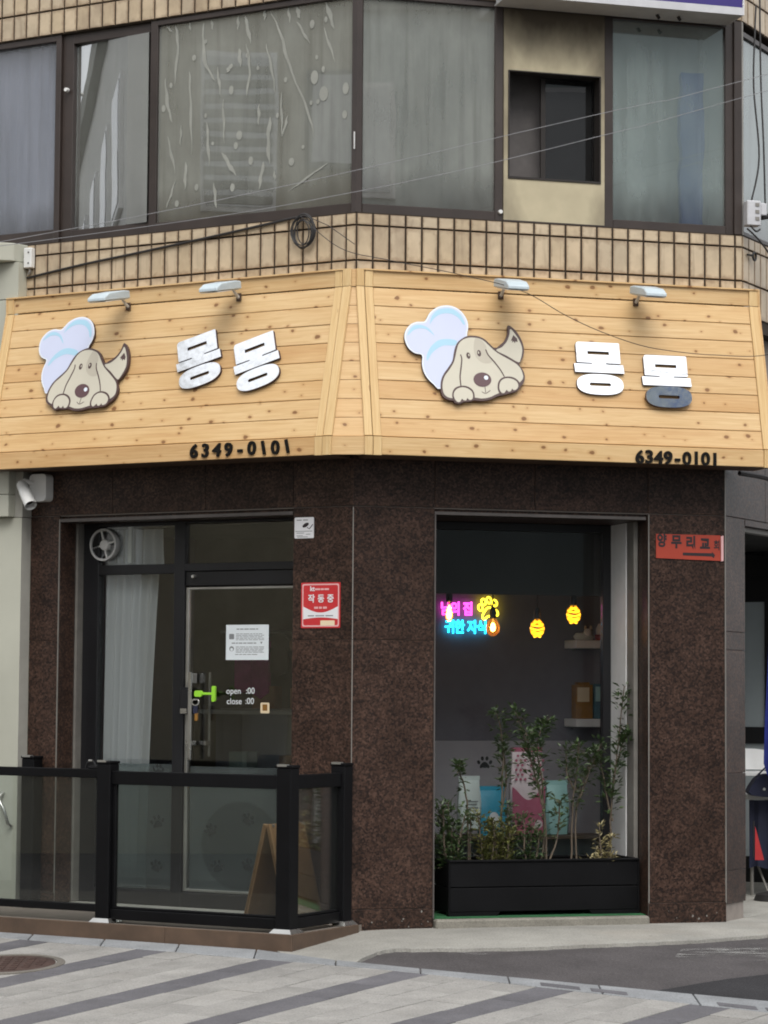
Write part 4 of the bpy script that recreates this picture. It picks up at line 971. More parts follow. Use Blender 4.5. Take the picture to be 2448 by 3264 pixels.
# sign lamps
def lamp(F, s, lab):
    t = thing('sign_lamp', lab, 'lamp', F @ T(s, -.112, 4.325), 'floodlights along the top of the sign')
    MB().box(-.02, .02, -.012, 0, -.035, .02).build('base_plate', m['timber_dark'], t, bevel=.003)
    MB().tube([(0, -.008, -.01), (0, -.04, .005), (.0, -.08, .035)], .011, 8).build('arm', m['white_plastic'], t, smooth=True)
    Mh = T(0, -.105, .058) @ Matrix.Rotation(R_(12), 4, 'X')
    MB().box(-.03, .03, -.05, .03, -.03, .02).build('knuckle', m['white_plastic'], t, Mh @ T(0, .03, 0), bevel=.008)
    MB().lathe([(0, -.04), (.013, -.04), (.013, .04), (0, .04)], 10, Matrix.Rotation(R_(90), 4, 'Y')).build('hinge_bolt', m['cable'], t, Mh @ T(0, .03, -.006))
    b = MB(); prof = [(0, -.025), (0, .028), (-.06, .036), (-.24, .03), (-.30, .004), (-.305, -.022)]
    vs = [Vector((x * (1 - .12 * (y < -.2)), y, z)) for x in (-.085, .085) for y, z in prof]; n = len(prof)
    b._add(vs, [tuple(range(n)), tuple(range(n, 2 * n))[::-1]] + [(i, (i + 1) % n, (i + 1) % n + n, i + n) for i in range(n)])
    b.build('head', m['lamp_grey'], t, Mh, bevel=.006)
    MB().box(-.07, .07, -.285, -.02, -.030, -.0255).build('lens', m['decal_white'], t, Mh)
for F, s, lab in ((FL, -1.80, 'pale grey floodlight on the sign above the left dog emblem'), (FL, -.865, 'pale grey floodlight nearest the corner on the left sign face'), (FR, 1.007, 'pale grey floodlight above the right dog emblem'), (FR, 2.0, 'pale grey floodlight farthest right on the sign')): lamp(F, s, lab)
# ------------------------------------------------------------------ notices on the walls and door
t = thing('cctv_notice', 'small white surveillance camera notice on granite beside the door head', 'notice', FACE(FL, -.386, -.001, 2.706))
MB().plate([rrect(-.077, .077, -.072, .072, .008)], 0, .004).build('board', m['sticker_white'], t)
b = MB(); b.plate([ellipse(0, 0, .028, .013, 14, .45)], .0042, .0048); b.plate([ribbon([(.012, -.016), (.03, -.026), (.058, .004)], .006)], .0042, .0048); b.build('camera_symbol', m['ink'], t, T(.012, .018, 0))
b = MB(); b.box(-.07, .065, -.026, -.022, .0042, .0046); b.box(-.06, -.02, .05, .056, .0042, .0046); b.box(-.008, .03, .05, .056, .0042, .0046)
for i, (a, c) in enumerate(((-.06, .0), (.015, .05), (-.06, -.01), (-.055, .03))): b.box(a, c, -.038 - .009 * i, -.034 - .009 * i, .0042, .0046)
b.build('print_lines', m['ink_grey'], t)

t = thing('security_sticker', 'red and white Korean security sticker on granite right of the door', 'sticker', FACE(FL, -.250, -.001, 2.174))
MB().plate([rrect(-.155, .155, -.155, .155, .006)], 0, .003).build('backing', m['red_sticker'], t)
MB().plate([rrect(-.146, .146, -.146, .146, .012), rrect(-.137, .137, -.137, .137, .012)[::-1]], .0031, .0036).build('border', m['sticker_pink'], t)
arc = [(-.137 + .274 * k / 14, -.008 - .042 * math.sin(math.pi * k / 14)) for k in range(15)]
arc2 = [(.137 - .274 * k / 14, -.095 + .012 * math.sin(math.pi * k / 14)) for k in range(15)]
MB().plate([arc + arc2], .0031, .0037).build('white_band', m['sticker_white'], t)
text('kt', .045, 'lettering', m['sticker_white'], t, T(-.066, .112, .0040), off=.0012); 
b = MB()
for a, c in ((-.045, -.005), (.0, .025), (.03, .066)): b.box(a, c, .103, .115, .0032, .004)
for a, c in ((-.05, -.02), (-.012, .01), (.02, .05)): b.box(a, c, -.024, -.010, .0032, .0042)
b.build('print_lines', m['sticker_pink'], t)
for ch, x in (('작', -.073), ('동', .003), ('중', .078)): text(ch, .060, 'lettering', m['sticker_white'], t, T(x, .042, .0040), off=.0014)
b = MB()
for a, c in ((-.1, -.05), (-.04, .03), (.04, .1)): b.box(a, c, -.075, -.068, .0038, .0043)
b.build('print_lines', m['ink_grey'], t)
MB().plate([rrect(.0, .112, -.138, -.104, .004)], .0032, .004).build('yellow_label', m['sticker_cream'], t)

t = thing('church_sign', 'orange Korean church direction sign with arrow on the right granite pillar', 'sign', FACE(FR, 2.441, -.002, 2.619))
MB().plate([[(-.245, .087), (.241, .087), (.243, -.093), (-.245, -.082)]], 0, .004).build('board', m['orange_board'], t)
MB().plate([[(.243, .08), (.262, .086), (.262, -.093), (.245, -.096)]], .0, .010).build('curled_edge', m['sticker_pink'], t)
for i, (ch, sz) in enumerate((('양', .098), ('무', .098), ('리', .098), ('교', .095))): text(ch, sz, 'lettering', m['ink'], t, T(-.203 + .110 * i - .004 * (i == 3), .036 - .006 * i, .0048), off=.0045, sx=.80 if i == 0 else .88)
text('회', .075, 'lettering', m['ink'], t, T(.214, .012, .0048), off=.002, sx=.72)
MB().plate([[(-.045, -.040), (.175, -.040), (.175, -.030), (.2, -.052), (.19, -.075), (.175, -.064), (-.045, -.060)]], .0042, .005).build('arrow', m['ink'], t)

t = thing('paper_notice', 'white printed paper notice taped inside the glass door', 'notice', FACE(FL, -1.025, OD + .030, 1.93))
MB().box(-.178, .178, -.124, .124, 0, .001).build('sheet', m['paper'], t)
b = MB()
def lines(x0, x1, y0, n, dy, h):
    for i in range(n):
        x = x0
        while x < x1 - .015:
            wl = min(random.uniform(.015, .05), x1 - x); b.box(x, x + wl, y0 - i * dy - h, y0 - i * dy, .0012, .0015); x += wl + .006
lines(-.09, .09, .097, 1, .01, .007); lines(-.095, .14, .062, 5, .0105, .004); lines(-.13, .08, -.002, 1, .01, .007); lines(-.095, .14, -.030, 5, .0095, .004); lines(-.1, .085, -.083, 1, .01, .005)
b.plate([ellipse(.118, -.002, .012, .011, 3, .5)], .0012, .0015)
b.build('print_lines', m['ink_grey'], t)
b = MB(); b.plate([ellipse(-.13, -.045, .02, .018, 14), ellipse(-.13, -.05, .012, .011, 12)[::-1]], .0012, .0015); b.plate([rrect(-.152, -.11, .022, .06, .006)], .0012, .0014); b.build('pictogram', m['ink_grey'], t)
t = thing('door_sticker', 'small cream square sticker on the door glass below the hours', 'sticker', FACE(FL, -.872, OD + .030, 1.470))
MB().plate([rrect(-.037, .037, -.037, .037, .008)], 0, .001).build('backing', m['sticker_cream'], t)
MB().plate([rrect(-.02, .02, -.02, .025, .004)], .0011, .0016).build('print_block', m['amber_box'], t)

t = thing('window_squeegee', 'lime green T-shaped tool hooked on the door handle', 'tool', FACE(FL, -1.30, OD - .07, 1.566))
MB().plate([rrect(.055, .085, -.055, .055, .008)], 0, .018).build('blade', m['lime_plastic'], t, bevel=.003)
MB().box(-.03, .056, -.009, .009, .003, .015).build('shaft', m['lime_plastic'], t, bevel=.003)
MB().plate([rrect(-.09, -.025, -.022, .022, .014)], 0, .02).build('grip', m['lime_plastic'], t, bevel=.003)
t = thing('key_ring', 'tangle of keys and a metal ring hanging on the door handle', 'keys', FACE(FL, -1.395, OD - .065, 1.51))
MB().tube([(.03 * math.cos(a), .022 * math.sin(a) - .005, 0) for a in [2 * math.pi * k / 16 for k in range(17)]], .005, 6, False).build('ring', m['steel'], t, smooth=True)
MB().plate([rrect(-.015, .02, -.085, -.03, .006)], -.004, .006).build('fob', m['navy_cloth'], t); MB().plate([rrect(.0, .022, -.135, -.08, .006)], -.004, .006).build('key', m['amber_box'], t)

# CCTV camera on the left pillar
t = thing('cctv_camera', 'white bullet surveillance camera with junction box on the left granite pillar', 'camera', FL @ T(-2.60, -.0, 3.03))
MB().plate([rrect(-.075, .075, -.10, .10, .03)], 0, .09).build('junction_box', m['white_plastic'], t, FACE(Matrix.Identity(4), 0, -.002, .02), bevel=.01)
MB().tube([(-.04, -.09, .05), (-.09, -.13, .07), (-.10, -.15, .05)], .018, 8).build('bracket', m['white_plastic'], t, smooth=True)
MB().lathe([(0, -.03), (.026, -.018), (.03, 0), (.026, .018), (0, .03)], 12).build('ball_joint', m['white_plastic'], t, T(-.10, -.15, .045), smooth=True)
d = Vector((.17, -.09, -.19)).normalized(); Mq = T(-.09, -.155, .03) @ d.to_track_quat('Z', 'Y').to_matrix().to_4x4()
MB().lathe([(0, -.02), (.036, -.02), (.04, 0), (.04, .17), (.038, .175), (.036, .165), (0, .165)], 16).build('camera_body', m['white_plastic'], t, Mq, smooth=True)
MB().lathe([(0, .166), (.034, .168)], 16).build('lens_window', m['ink'], t, Mq)
b = MB()
for k in range(-4, 5):
    pass
b.lathe([(.043, .06), (.045, .062), (.045, .215), (.043, .215)], 16).build('sun_shield', m['white_plastic'], t, Mq, smooth=True)

# ------------------------------------------------------------------ entrance deck, railing, A-board
dk = tag(obj('entrance_deck', None, None, FL), kind='structure')
MB().box(-4.2, .06, -.855, .262, -.12, .030).build('deck_slab', m['deck_top'], dk)
for a, c in ((-4.2, -2.3), (-2.298, -.9), (-.898, .08)): MB().box(a, c, -.88, -.856, -.2, .036).build('fascia_board', m['deck_brown'], dk, bevel=.003)
MB().box(.056, .08, -.855, -.02, -.2, .036).build('fascia_board', m['deck_brown'], dk, bevel=.003)
MB().box(-2.455, -.48, -.06, .262, .031, .055).build('door_step', m['apron'], dk, bevel=.004)
MB().box(.045, .056, -.857, -.02, .031, .034).build('edge_trim', m['dull_alu'], dk)
rl = thing('glass_railing', 'black metal railing with clear glass panels and gate round the entrance deck', 'railing', FL @ T(-.03, -.76, .032))
RI = T(.03, .76, -.032)
def post(s, o, cap=1.115, w_=.11):
    p = MB().box(s - w_ / 2, s + w_ / 2, o - w_ / 2, o + w_ / 2, .04, cap - .022).build('post', m['black_paint'], rl, RI, bevel=.006)
    MB().box(s - w_ / 2 - .004, s + w_ / 2 + .004, o - w_ / 2 - .004, o + w_ / 2 + .004, cap - .022, cap - .004).build('cap', m['black_paint'], p, bevel=.004)
    MB().box(s - w_ / 2 + .008, s + w_ / 2 - .03, o - w_ / 2 - .006, o - w_ / 2 + .03, cap - .012, cap + .002).build('cap_highlight', m['alu'], p)  # bright strip standing in for the highlight on the post cap
    b = MB(); e, f_ = w_ / 2 + .028, w_ / 2 + .006
    b._add([Vector((s + x * k, o + y * k, z)) for k, z in ((e, .031), (e, .036), (f_, .062)) for x, y in ((-1, -1), (1, -1), (1, 1), (-1, 1))], [(i + 4 * l, (i + 1) % 4 + 4 * l, (i + 1) % 4 + 4 * l + 4, i + 4 * l + 4) for l in (0, 1) for i in range(4)] + [(0, 1, 2, 3)])
    b.build('foot_cover', m['steel'], p)
for s, o in ((-.03, -.765), (-1.455, -.765), (-.03, -.075), (-2.60, -.10)): post(s, o)
def rail(s0, s1, z0, z1, o, d=.05, name='rail'): MB().box(s0, s1, o - d / 2, o + d / 2, z0, z1).build(name, m['black_paint'], rl, RI, bevel=.004)
rail(-1.40, -.085, .955, 1.045, -.765, .06, 'top_rail'); rail(-1.40, -.085, .055, .125, -.765, .06, 'bottom_rail'); rail(-1.40, -.085, .126, .142, -.765, .03, 'glazing_bead')
rail(-3.3, -1.515, .995, 1.055, -.78, .05, 'gate_rail'); rail(-3.3, -1.515, .10, .15, -.78, .05, 'gate_rail')
MB().box(-1.40, -.085, -.769, -.761, .142, .955).build('glass_panel', m['pane_rail'], rl, RI)
MB().box(-3.3, -1.515, -.784, -.776, .15, .995).build('glass_panel', m['pane_rail'], rl, RI)
rail(-1.40, -1.375, .142, .955, -.765, .03, 'glazing_bead'); 
for z0, z1, d, nm in ((.955, 1.045, .06, 'top_rail'), (.055, .125, .06, 'bottom_rail'), (.126, .142, .03, 'glazing_bead')): MB().box(-.03 - d / 2, -.03 + d / 2, -.71, -.13, z0, z1).build(nm, m['black_paint'], rl, RI, bevel=.004)
MB().box(-.034, -.026, -.71, -.13, .142, .955).build('glass_panel', m['pane_rail'], rl, RI)
MB().box(-1.60, -1.51, -.80, -.77, 1.055, 1.085).build('gate_latch', m['black_alu'], rl, RI, bevel=.008)
b = MB(); b.tube([(-1.62, -.79, 1.06), (-1.60, -.80, 1.10), (-1.55, -.80, 1.105), (-1.53, -.79, 1.06)], .008, 8).build('gate_handle', m['black_alu'], rl, RI, smooth=True)
MB().tube([(-1.585, -.806, 1.112), (-1.555, -.808, 1.112)], .007, 8).build('gate_handle_grip', m['steel'], rl, RI, smooth=True)

ab = thing('a_frame_board', 'brown wooden A-frame sandwich board standing on the deck behind the railing', 'sandwich board', FL @ T(-.39, -.21, .032))
for sg in (-1, 1):
    Mx = T(sg * .012, 0, .67) @ Matrix.Rotation(sg * R_(-13.5), 4, 'Y')
    MB().box(-.009, .009, -.24, .24, -.685, 0).build('panel', m['timber'], ab, Mx, bevel=.003)
    for o in (-.24, .21): MB().box(-.014, .014, o, o + .03, -.688, .004).build('frame_leg', m['timber'], ab, Mx, bevel=.003)
    MB().box(sg * .010, sg * .013, -.20, .20, -.62, -.04).build('chalk_face', m['timber_dark'] if sg < 0 else m['timber'], ab, Mx)
for o in (-.2, .19): MB().box(-.03, .03, o, o + .02, .655, .672).build('hinge', m['dull_alu'], ab)
for z, wd in ((.17, .05), (.10, .035), (.45, .02)): MB().box(.012, .0135, -.23, -.23 + wd, z - .67, z - .66).build('chalk_mark', m['decal_white'], ab, T(.012, 0, .67) @ Matrix.Rotation(R_(-13.5), 4, 'Y'))

# ------------------------------------------------------------------ planter and shrubs in the display recess
MB().box(.585, 2.125, .02, .62, .056, .062).build('green_mat', m['green_mat'], None, FR)
tag(bpy.data.objects['green_mat'], 'strip of green artificial turf under the black planter', 'mat')
pl = thing('planter', 'long black painted wooden trough planter in the display window recess', 'planter', FR @ T(1.415, .30, .063))
hw, hd = .685, .20
for z0, z1, nm in ((.0, .19, 0), (.196, .365, 1)):
    MB().box(-hw, hw, -hd, -hd + .022, z0 + (.028 if nm == 0 else 0), z1).build('front_board', m['black_paint'], pl, bevel=.003)
    MB().box(-hw, hw, hd - .022, hd, z0 + .02, z1).build('back_board', m['black_paint'], pl, bevel=.003)
    for e in (-hw, hw - .022): MB().box(e, e + .022, -hd + .023, hd - .023, z0 + .02 * (nm == 0), z1).build('end_board', m['black_paint'], pl, bevel=.003)
for e in (-1, 1):
    MB().plate([[(e * hw, 0), (e * (hw - .34), 0), (e * (hw - .36), .027), (e * hw, .027)]], hd - .022, hd).build('foot', m['black_paint'], pl, Matrix.Rotation(R_(90), 4, 'X'))
    MB().box(min(e * hw, e * (hw + .012)), max(e * hw, e * (hw + .012)), -hd - .004, -hd + .05, .0, .372).build('corner_post', m['black_paint'], pl, bevel=.003)
MB().box(-hw - .01, hw + .01, -hd - .012, -hd + .035, .366, .380).build('rim', m['black_paint'], pl, bevel=.003)
MB().box(-hw - .01, hw + .01, hd - .03, hd + .008, .366, .380).build('rim', m['black_paint'], pl, bevel=.003)
for e in (-hw - .01, hw - .025): MB().box(e, e + .035, -hd + .036, hd - .031, .366, .380).build('rim', m['black_paint'], pl, bevel=.003)
MB().box(-hw + .023, hw - .023, -hd + .023, hd - .023, .25, .335).build('soil', m['soil'], pl)
def shrub(name, lab, s, off, stems, leafmat, dens, lsize, spread, cluster=1., gap=0.):
    t = thing(name, lab, 'shrub', FR @ T(s, off, .39), 'shrubs in the black planter')
    st = MB(); lf = MB()
    def leaf_at(p, d):
        d = d.normalized(); l = lsize * random.uniform(.6, 1.25); wd = l * random.uniform(.36, .5)
        sd_ = d.cross(Vector((0, 0, 1)));
        if sd_.length < .05: sd_ = Vector((1, 0, 0))
        sd_.normalize(); nn = sd_.cross(d) * (l * .12); sd_ = (sd_ + Vector((0, 0, random.uniform(-.5, .5)))).normalized()
        a = p + d * l * .38
        lf._add([p, a + sd_ * wd / 2 + nn, p + d * l, a - sd_ * wd / 2 + nn, p + d * l * .55 - nn * .3], [(0, 1, 4), (1, 2, 4), (2, 3, 4), (3, 0, 4)])
    for pts in stems:
        P = smooth_line([Vector((a, o, z)) for a, o, z in pts], 6)
        P = [p + Vector((random.uniform(-.004, .004), random.uniform(-.004, .004), 0)) for p in P]
        n = len(P); st.tube(P, [.0065 * (1 - .7 * i / n) + .0015 for i in range(n)], 6)
        L_ = sum((P[i + 1] - P[i]).length for i in range(n - 1))
        for q in range(int(L_ * dens)):
            u = gap + (1 - gap) * (random.random() ** (1 / cluster)); i = min(n - 2, int(u * (n - 1))); p = P[i].lerp(P[i + 1], u * (n - 1) - i)
            a = random.uniform(0, 6.283); el = random.uniform(-.3, .9); d = Vector((math.cos(a) * math.cos(el), math.sin(a) * math.cos(el), math.sin(el)))
            tw_ = d * random.uniform(0, spread) * (.5 + .5 * random.random())
            if tw_.length > .03 and random.random() < .35: st.tube([p, p + tw_], .0016, 3, False)
            for _ in range(2 if random.random() < .5 else 1): leaf_at(p + tw_, (d + Vector((random.uniform(-.5, .5), random.uniform(-.5, .5), random.uniform(-.3, .5)))))
    st.build('stem', m['bark'], t, smooth=True); lf.build('leaves', m[leafmat], t)
G0 = 'leaf_green'
shrub('leafy_shrub', 'slim dark shrub with a leafy tuft in front of the white bag', .905, .27, [[(.01, 0, 0), (0, .01, .44), (-.055, 0, .64), (-.065, 0, .70)], [(.02, 0, 0), (.03, .02, .35)]], G0, 120, .045, .055, 1.6, .25)
shrub('leafy_shrub', 'low dense bush at the left end of the planter', .78, .25, [[(x, y, 0), (x * 1.6, y * 1.4, .2), (x * 2.4 + .01, y * 1.7, .42 + h)] for x, y, h in ((-.03, 0, 0), (.0, .05, .02), (.03, -.04, -.06), (.01, .02, -.12), (-.02, .06, -.05))], G0, 420, .04, .085, .8)
shrub('leafy_shrub', 'tall thin shrub reaching the dark wall left of the pink bag', 1.166, .33, [[(0, 0, 0), (.01, 0, .55), (.015, 0, .83), (-.03, 0, 1.07)], [(.01, .02, .35), (.05, .03, .6), (.02, .03, .85)]], G0, 115, .048, .075, 1.5, .3)
shrub('leafy_shrub', 'tall many-stemmed shrub in front of the pink and white bag', 1.46, .26, [[(-.03, 0, 0), (.01, .0, .28), (-.07, 0, .65), (-.2, .03, 1.08)], [(.02, 0, 0), (.0, 0, .41), (-.09, 0, .71), (-.13, 0, .92)], [(.02, .02, 0), (.01, .04, .5), (-.03, .05, .85), (.06, .06, 1.02)], [(.03, .0, 0), (.11, .02, .2), (.13, .03, .45)]], G0, 130, .05, .085, 1.7, .35)
shrub('leafy_shrub', 'broad airy shrub with two bare stems right of the middle of the planter', 1.70, .30, [[(-.02, 0, 0), (-.01, 0, .40), (.04, 0, .85)], [(.03, .02, 0), (.03, .03, .40), (.14, .02, .75)], [(.03, .02, .4), (.10, .0, .62), (.20, 0, .84)], [(.03, .02, .5), (-.05, .0, .62), (-.04, .05, .8)]], G0, 150, .045, .10, 1.6, .4)
shrub('leafy_shrub', 'tallest shrub, rising in front of the white jamb at the right', 1.97, .26, [[(-.01, 0, 0), (-.01, 0, .37), (.03, 0, .70), (.09, 0, 1.25)], [(.0, .03, .5), (.07, .02, .8), (.12, .0, .92)], [(.0, 0, .3), (-.05, .02, .55), (-.09, .03, .8)]], G0, 125, .052, .075, 1.3, .3)
shrub('leafy_shrub', 'olive green low bush below the cyan bag', 1.02, .21, [[(x, y, 0), (x * 1.6, y, .16), (x * 2.2 - .015, y, .35 + h)] for x, y, h in ((-.02, 0, .02), (.02, .04, -.05), (.03, -.03, -.08))], 'leaf_olive', 420, .04, .08, .8)
shrub('leafy_shrub', 'yellowish low bush left of the planter centre', 1.12, .20, [[(x, y, 0), (x * 1.6, y, .15), (x * 2.2 - .01, y, .30 + h)] for x, y, h in ((-.02, 0, .03), (.02, .03, 0), (.035, -.02, -.04))], 'leaf_olive', 440, .038, .08, .8)
shrub('leafy_shrub', 'upright small green bush below the pink bag corner', 1.212, .24, [[(x, y, 0), (x * 1.5, y, .2), (x * 1.8, y, .42 + h)] for x, y, h in ((-.015, 0, 0), (.02, .03, -.08))], G0, 380, .04, .07, .85)
shrub('leafy_shrub', 'small green bush in the middle of the planter', 1.335, .22, [[(x, y, 0), (x * 1.5, y, .18), (x * 1.8, y, .34 + h)] for x, y, h in ((-.02, 0, 0), (.02, .03, -.06), (.05, 0, -.13))], G0, 380, .04, .075, .85)
shrub('dry_shrub', 'yellow withered plant at the right end of the planter', 1.89, .20, [[(x, y, 0), (x * 1.5, y, .12), (x * 2, y, .28 + h)] for x, y, h in ((-.02, 0, 0), (.03, .02, -.08))] + [[(-.01, -.02, 0), (-.06, -.05, .05), (-.15, -.05, .02)], [(0, -.03, 0), (.03, -.06, .06), (.05, -.05, .03)]], 'leaf_dry', 240, .038, .06, .9)

# ------------------------------------------------------------------ shop interior seen through the glass
MI = Matrix.Identity(4)
def pendant(s, off, z, lab, kind):
    t = thing('pendant_lamp', lab, 'lamp', FR @ T(s, off, z), 'pendant bulbs in the display window')
    t.scale = (1.25, 1.25, 1.25)
    MB().tube([(0, 0, .10), (0, 0, (2.79 - z) / 1.25)], .004, 6).build('cord', m['cable'], t)
    MB().lathe([(0, .125), (.012, .12), (.019, .10), (.02, .055), (.012, .05), (0, .05)], 12).build('socket', m['black_alu'], t, smooth=True)
    if kind == 'fil':
        MB().lathe([(0, -.05), (.02, -.046), (.038, -.025), (.042, 0), (.034, .027), (.016, .05), (.014, .055)], 16).build('bulb', m['bulb_glass'], t, smooth=True)
        MB().lathe([(0, -.026), (.013, -.018), (.017, 0), (.011, .022), (0, .03)], 12).build('filament', m['bulb_warm'], t, smooth=True)
    elif kind == 'drop':
        MB().lathe([(0, -.065), (.018, -.055), (.024, -.03), (.02, .0), (.01, .03), (.008, .055)], 14).build('bulb', m['bulb_glass'], t, smooth=True)
        MB().lathe([(0, -.055), (.013, -.045), (.017, -.026), (.011, .01), (0, .035)], 12).build('filament', m['bulb_warm'], t, smooth=True)
    else:
        MB().lathe([(0, -.056), (.024, -.05), (.041, -.025), (.045, 0), (.038, .028), (.018, .05), (.014, .055)], 16).build('bulb', m['bulb_glass'], t, smooth=True)
        for k, (z_, r) in enumerate(((-.046, .018), (-.027, .033), (-.005, .039), (.017, .033), (.034, .018))):
            pts = [(r * math.cos(a), r * math.sin(a), z_ + .006 * math.sin(a * 2 + k)) for a in [2 * math.pi * j / 18 for j in range(19)]]
            MB().tube(pts, .0052, 6, False).build('filament_coil', m['bulb_yellow'], t, smooth=True)
pendant(1.052, 1.2, 2.185, 'drop-shaped glowing bulb hanging in front of the pink neon letters', 'drop')
pendant(1.39, 1.2, 2.066, 'round clear bulb glowing orange right of the blue neon words', 'fil')
pendant(1.735, 1.2, 2.066, 'yellow coil-filament bulb in the middle of the display window', 'coil')
pendant(2.02, 1.2, 2.172, 'yellow coil-filament bulb above the upper white shelf', 'coil')
t = thing('neon_sign', 'pink neon Korean words on the dark back wall', 'neon sign', FACE(FR, 1.40, 2.13, 2.225))
text('남의 집', .112, 'neon_tube', m['neon_pink'], t, ext=.006, off=.0028, sx=.80, sp=.94)
t = thing('neon_sign', 'yellow neon paw print outline at the end of the pink words', 'neon sign', FACE(FR, 1.655, 2.13, 2.232))
pad = smooth_loop([(-.06, -.07), (-.025, -.055), (0, -.06), (.025, -.055), (.06, -.07), (.065, -.035), (.02, .005), (0, .012), (-.02, .005), (-.065, -.035)], 3)
b = MB(); b.tube([(x, y, .008) for x, y in pad] + [(pad[0][0], pad[0][1], .008)], .0085, 6, False)
for x, y in ((-.062, .032), (-.022, .068), (.026, .068), (.066, .032)): b.tube([(p[0], p[1], .008) for p in ellipse(x, y, .019, .026, 14)] + [(x + .019, y, .008)], .0075, 6, False)
b.build('neon_tube', m['neon_yellow'], t, Matrix.Rotation(R_(18), 4, 'Z') @ Matrix.Scale(.95, 4), smooth=True)
t = thing('neon_sign', 'blue neon Korean words below the pink ones', 'neon sign', FACE(FR, 1.475, 2.13, 2.085))
text('귀한 자식', .112, 'neon_tube', m['neon_blue'], t, ext=.006, off=.0028, sx=.80, sp=.94)
for z, lab in ((1.965, 'upper white floating shelf on the dark back wall'), (1.358, 'lower white floating shelf on the dark back wall')):
    t = thing('wall_shelf', lab, 'shelf', FR @ T(2.64, 2.0, z), 'white shelves in the display window')
    MB().box(-.35, .35, -.12, .155, -.031, .031).build('board', m['white_paint'], t, bevel=.003)
    for x in (-.28, .28): MB().box(x - .01, x + .01, .10, .158, -.045, -.0315).build('bracket', m['dull_alu'], t)
def bag(name, lab, cat, s, off, z, wd, h, dp, mat, top=None, M_=FR, grp=None, dots=False):
    t = thing(name, lab, cat, M_ @ T(s, off, z), grp)
    b = MB(); n = 8; rings = []
    for k in range(n + 1):
        u = k / n; f_ = .92 + .14 * math.sin(math.pi * min(1, u * 1.15)); dpt = dp * (1 - u ** 3) + .006
        rings.append([(x * wd / 2 * f_, y * dpt / 2, u * h) for x, y in ((-1, -.5), (-.8, -1), (0, -1.12), (.8, -1), (1, -.5), (1, .5), (.8, 1), (-.8, 1), (-1, .5))])
    vs = [Vector(p) for r in rings for p in r]; kq = 9
    b._add(vs, [(i * kq + j, i * kq + (j + 1) % kq, (i + 1) * kq + (j + 1) % kq, (i + 1) * kq + j) for i in range(n) for j in range(kq)] + [tuple(range(kq))[::-1], tuple(n * kq + j for j in range(kq))])
    b.build('pouch', m[mat], t, smooth=True)
    MB().box(-wd * .48, wd * .48, -.004, .004, h - .002, h + .03).build('top_seal', m[top or mat], t)
    return t, wd, h, dp
t, *_ = bag('treat_bag', 'tall white treat pouch at the left of the window goods', 'bag', 1.155, 1.02, .60, .165, .355, .08, 'bag_white', grp='goods in the display window')
b = MB()
for i in range(5): b.box(-.02, .055 - .01 * (i % 2), -.049, -.047, .20 - .022 * i, .206 - .022 * i)
b.build('print_lines', m['ink_grey'], t)
t, *_ = bag('treat_bag', 'bright cyan pouch between the white and pink bags', 'bag', 1.335, 1.04, .55, .215, .33, .09, 'bag_cyan', grp='goods in the display window')
MB().plate([ellipse(0, .12, .04, .055, 16)], .052, .0535).build('print_patch', m['decal_white'], t, FACE(MI, 0, 0, 0))
t, *_ = bag('treat_bag', 'large pink bag with white dotted top in the display window', 'bag', 1.60, 1.04, .56, .245, .60, .09, 'bag_blush', 'bag_pink', grp='goods in the display window')
wave = [(-.126 + .252 * k / 16, .30 + .05 * math.sin(k / 16 * 5.5 + 2)) for k in range(17)]
MB().plate([[(-.122, .0)] + [(.122, .0)] + wave[::-1]], .048, .0535).build('print_wave', m['bag_pink'], t, FACE(MI, 0, 0, 0))
b = MB()
for i in range(7):
    for j in range(6): 
        if i < 2 or (i + j) % 2 == 0: b.plate([ellipse(-.095 + .034 * i + .012 * (j % 2), .40 + .034 * j, .010, .010, 8)], .046, .0525)
b.build('print_dots', m['bag_pink'], t, FACE(MI, 0, 0, 0))
MB().plate([ellipse(.075, .075, .03, .03, 16)], .054, .055).build('print_patch', m['bag_blush'], t, FACE(MI, 0, 0, 0))
bag('treat_bag', 'pale mint pouch partly behind the shrubs at the right', 'bag', 1.83, 1.03, .56, .17, .36, .08, 'bag_mint', grp='goods in the display window')
t = thing('display_stand', 'low dark stand carrying the bags in the display window', 'stand', FR @ T(1.5, 1.05, .076))
MB().box(-.75, .75, -.16, .16, .455, .48).build('top', m['goods_dark'], t); 
for x in (-.7, .7): MB().box(x - .02, x + .02, -.14, .14, 0, .454).build('leg', m['goods_dark'], t)
MB().box(-.68, .68, .10, .12, .02, .454).build('back_panel', m['film_frost'], t)
for s, z, r in ((1.64, 1.04, .062), (1.12, .98, .062), (1.2, .66, .04)):
    paw(r, 0 if s > 1.5 else .5).build('paw_decal', m['paw_dark'], None, FACE(FR, s, 2.158, z))
    o = [o for o in bpy.data.objects if o.name.startswith('paw_decal')][-1]
for o, lab in zip([o for o in bpy.data.objects if o.name.startswith('paw_decal')], ('black paw print decal on the grey wainscot left of the pink bag', 'black paw print decal at the far left of the grey wainscot', 'small black paw print low on the wainscot behind the left bush')): tag(o, lab, 'decal', 'paw decals on the wainscot')
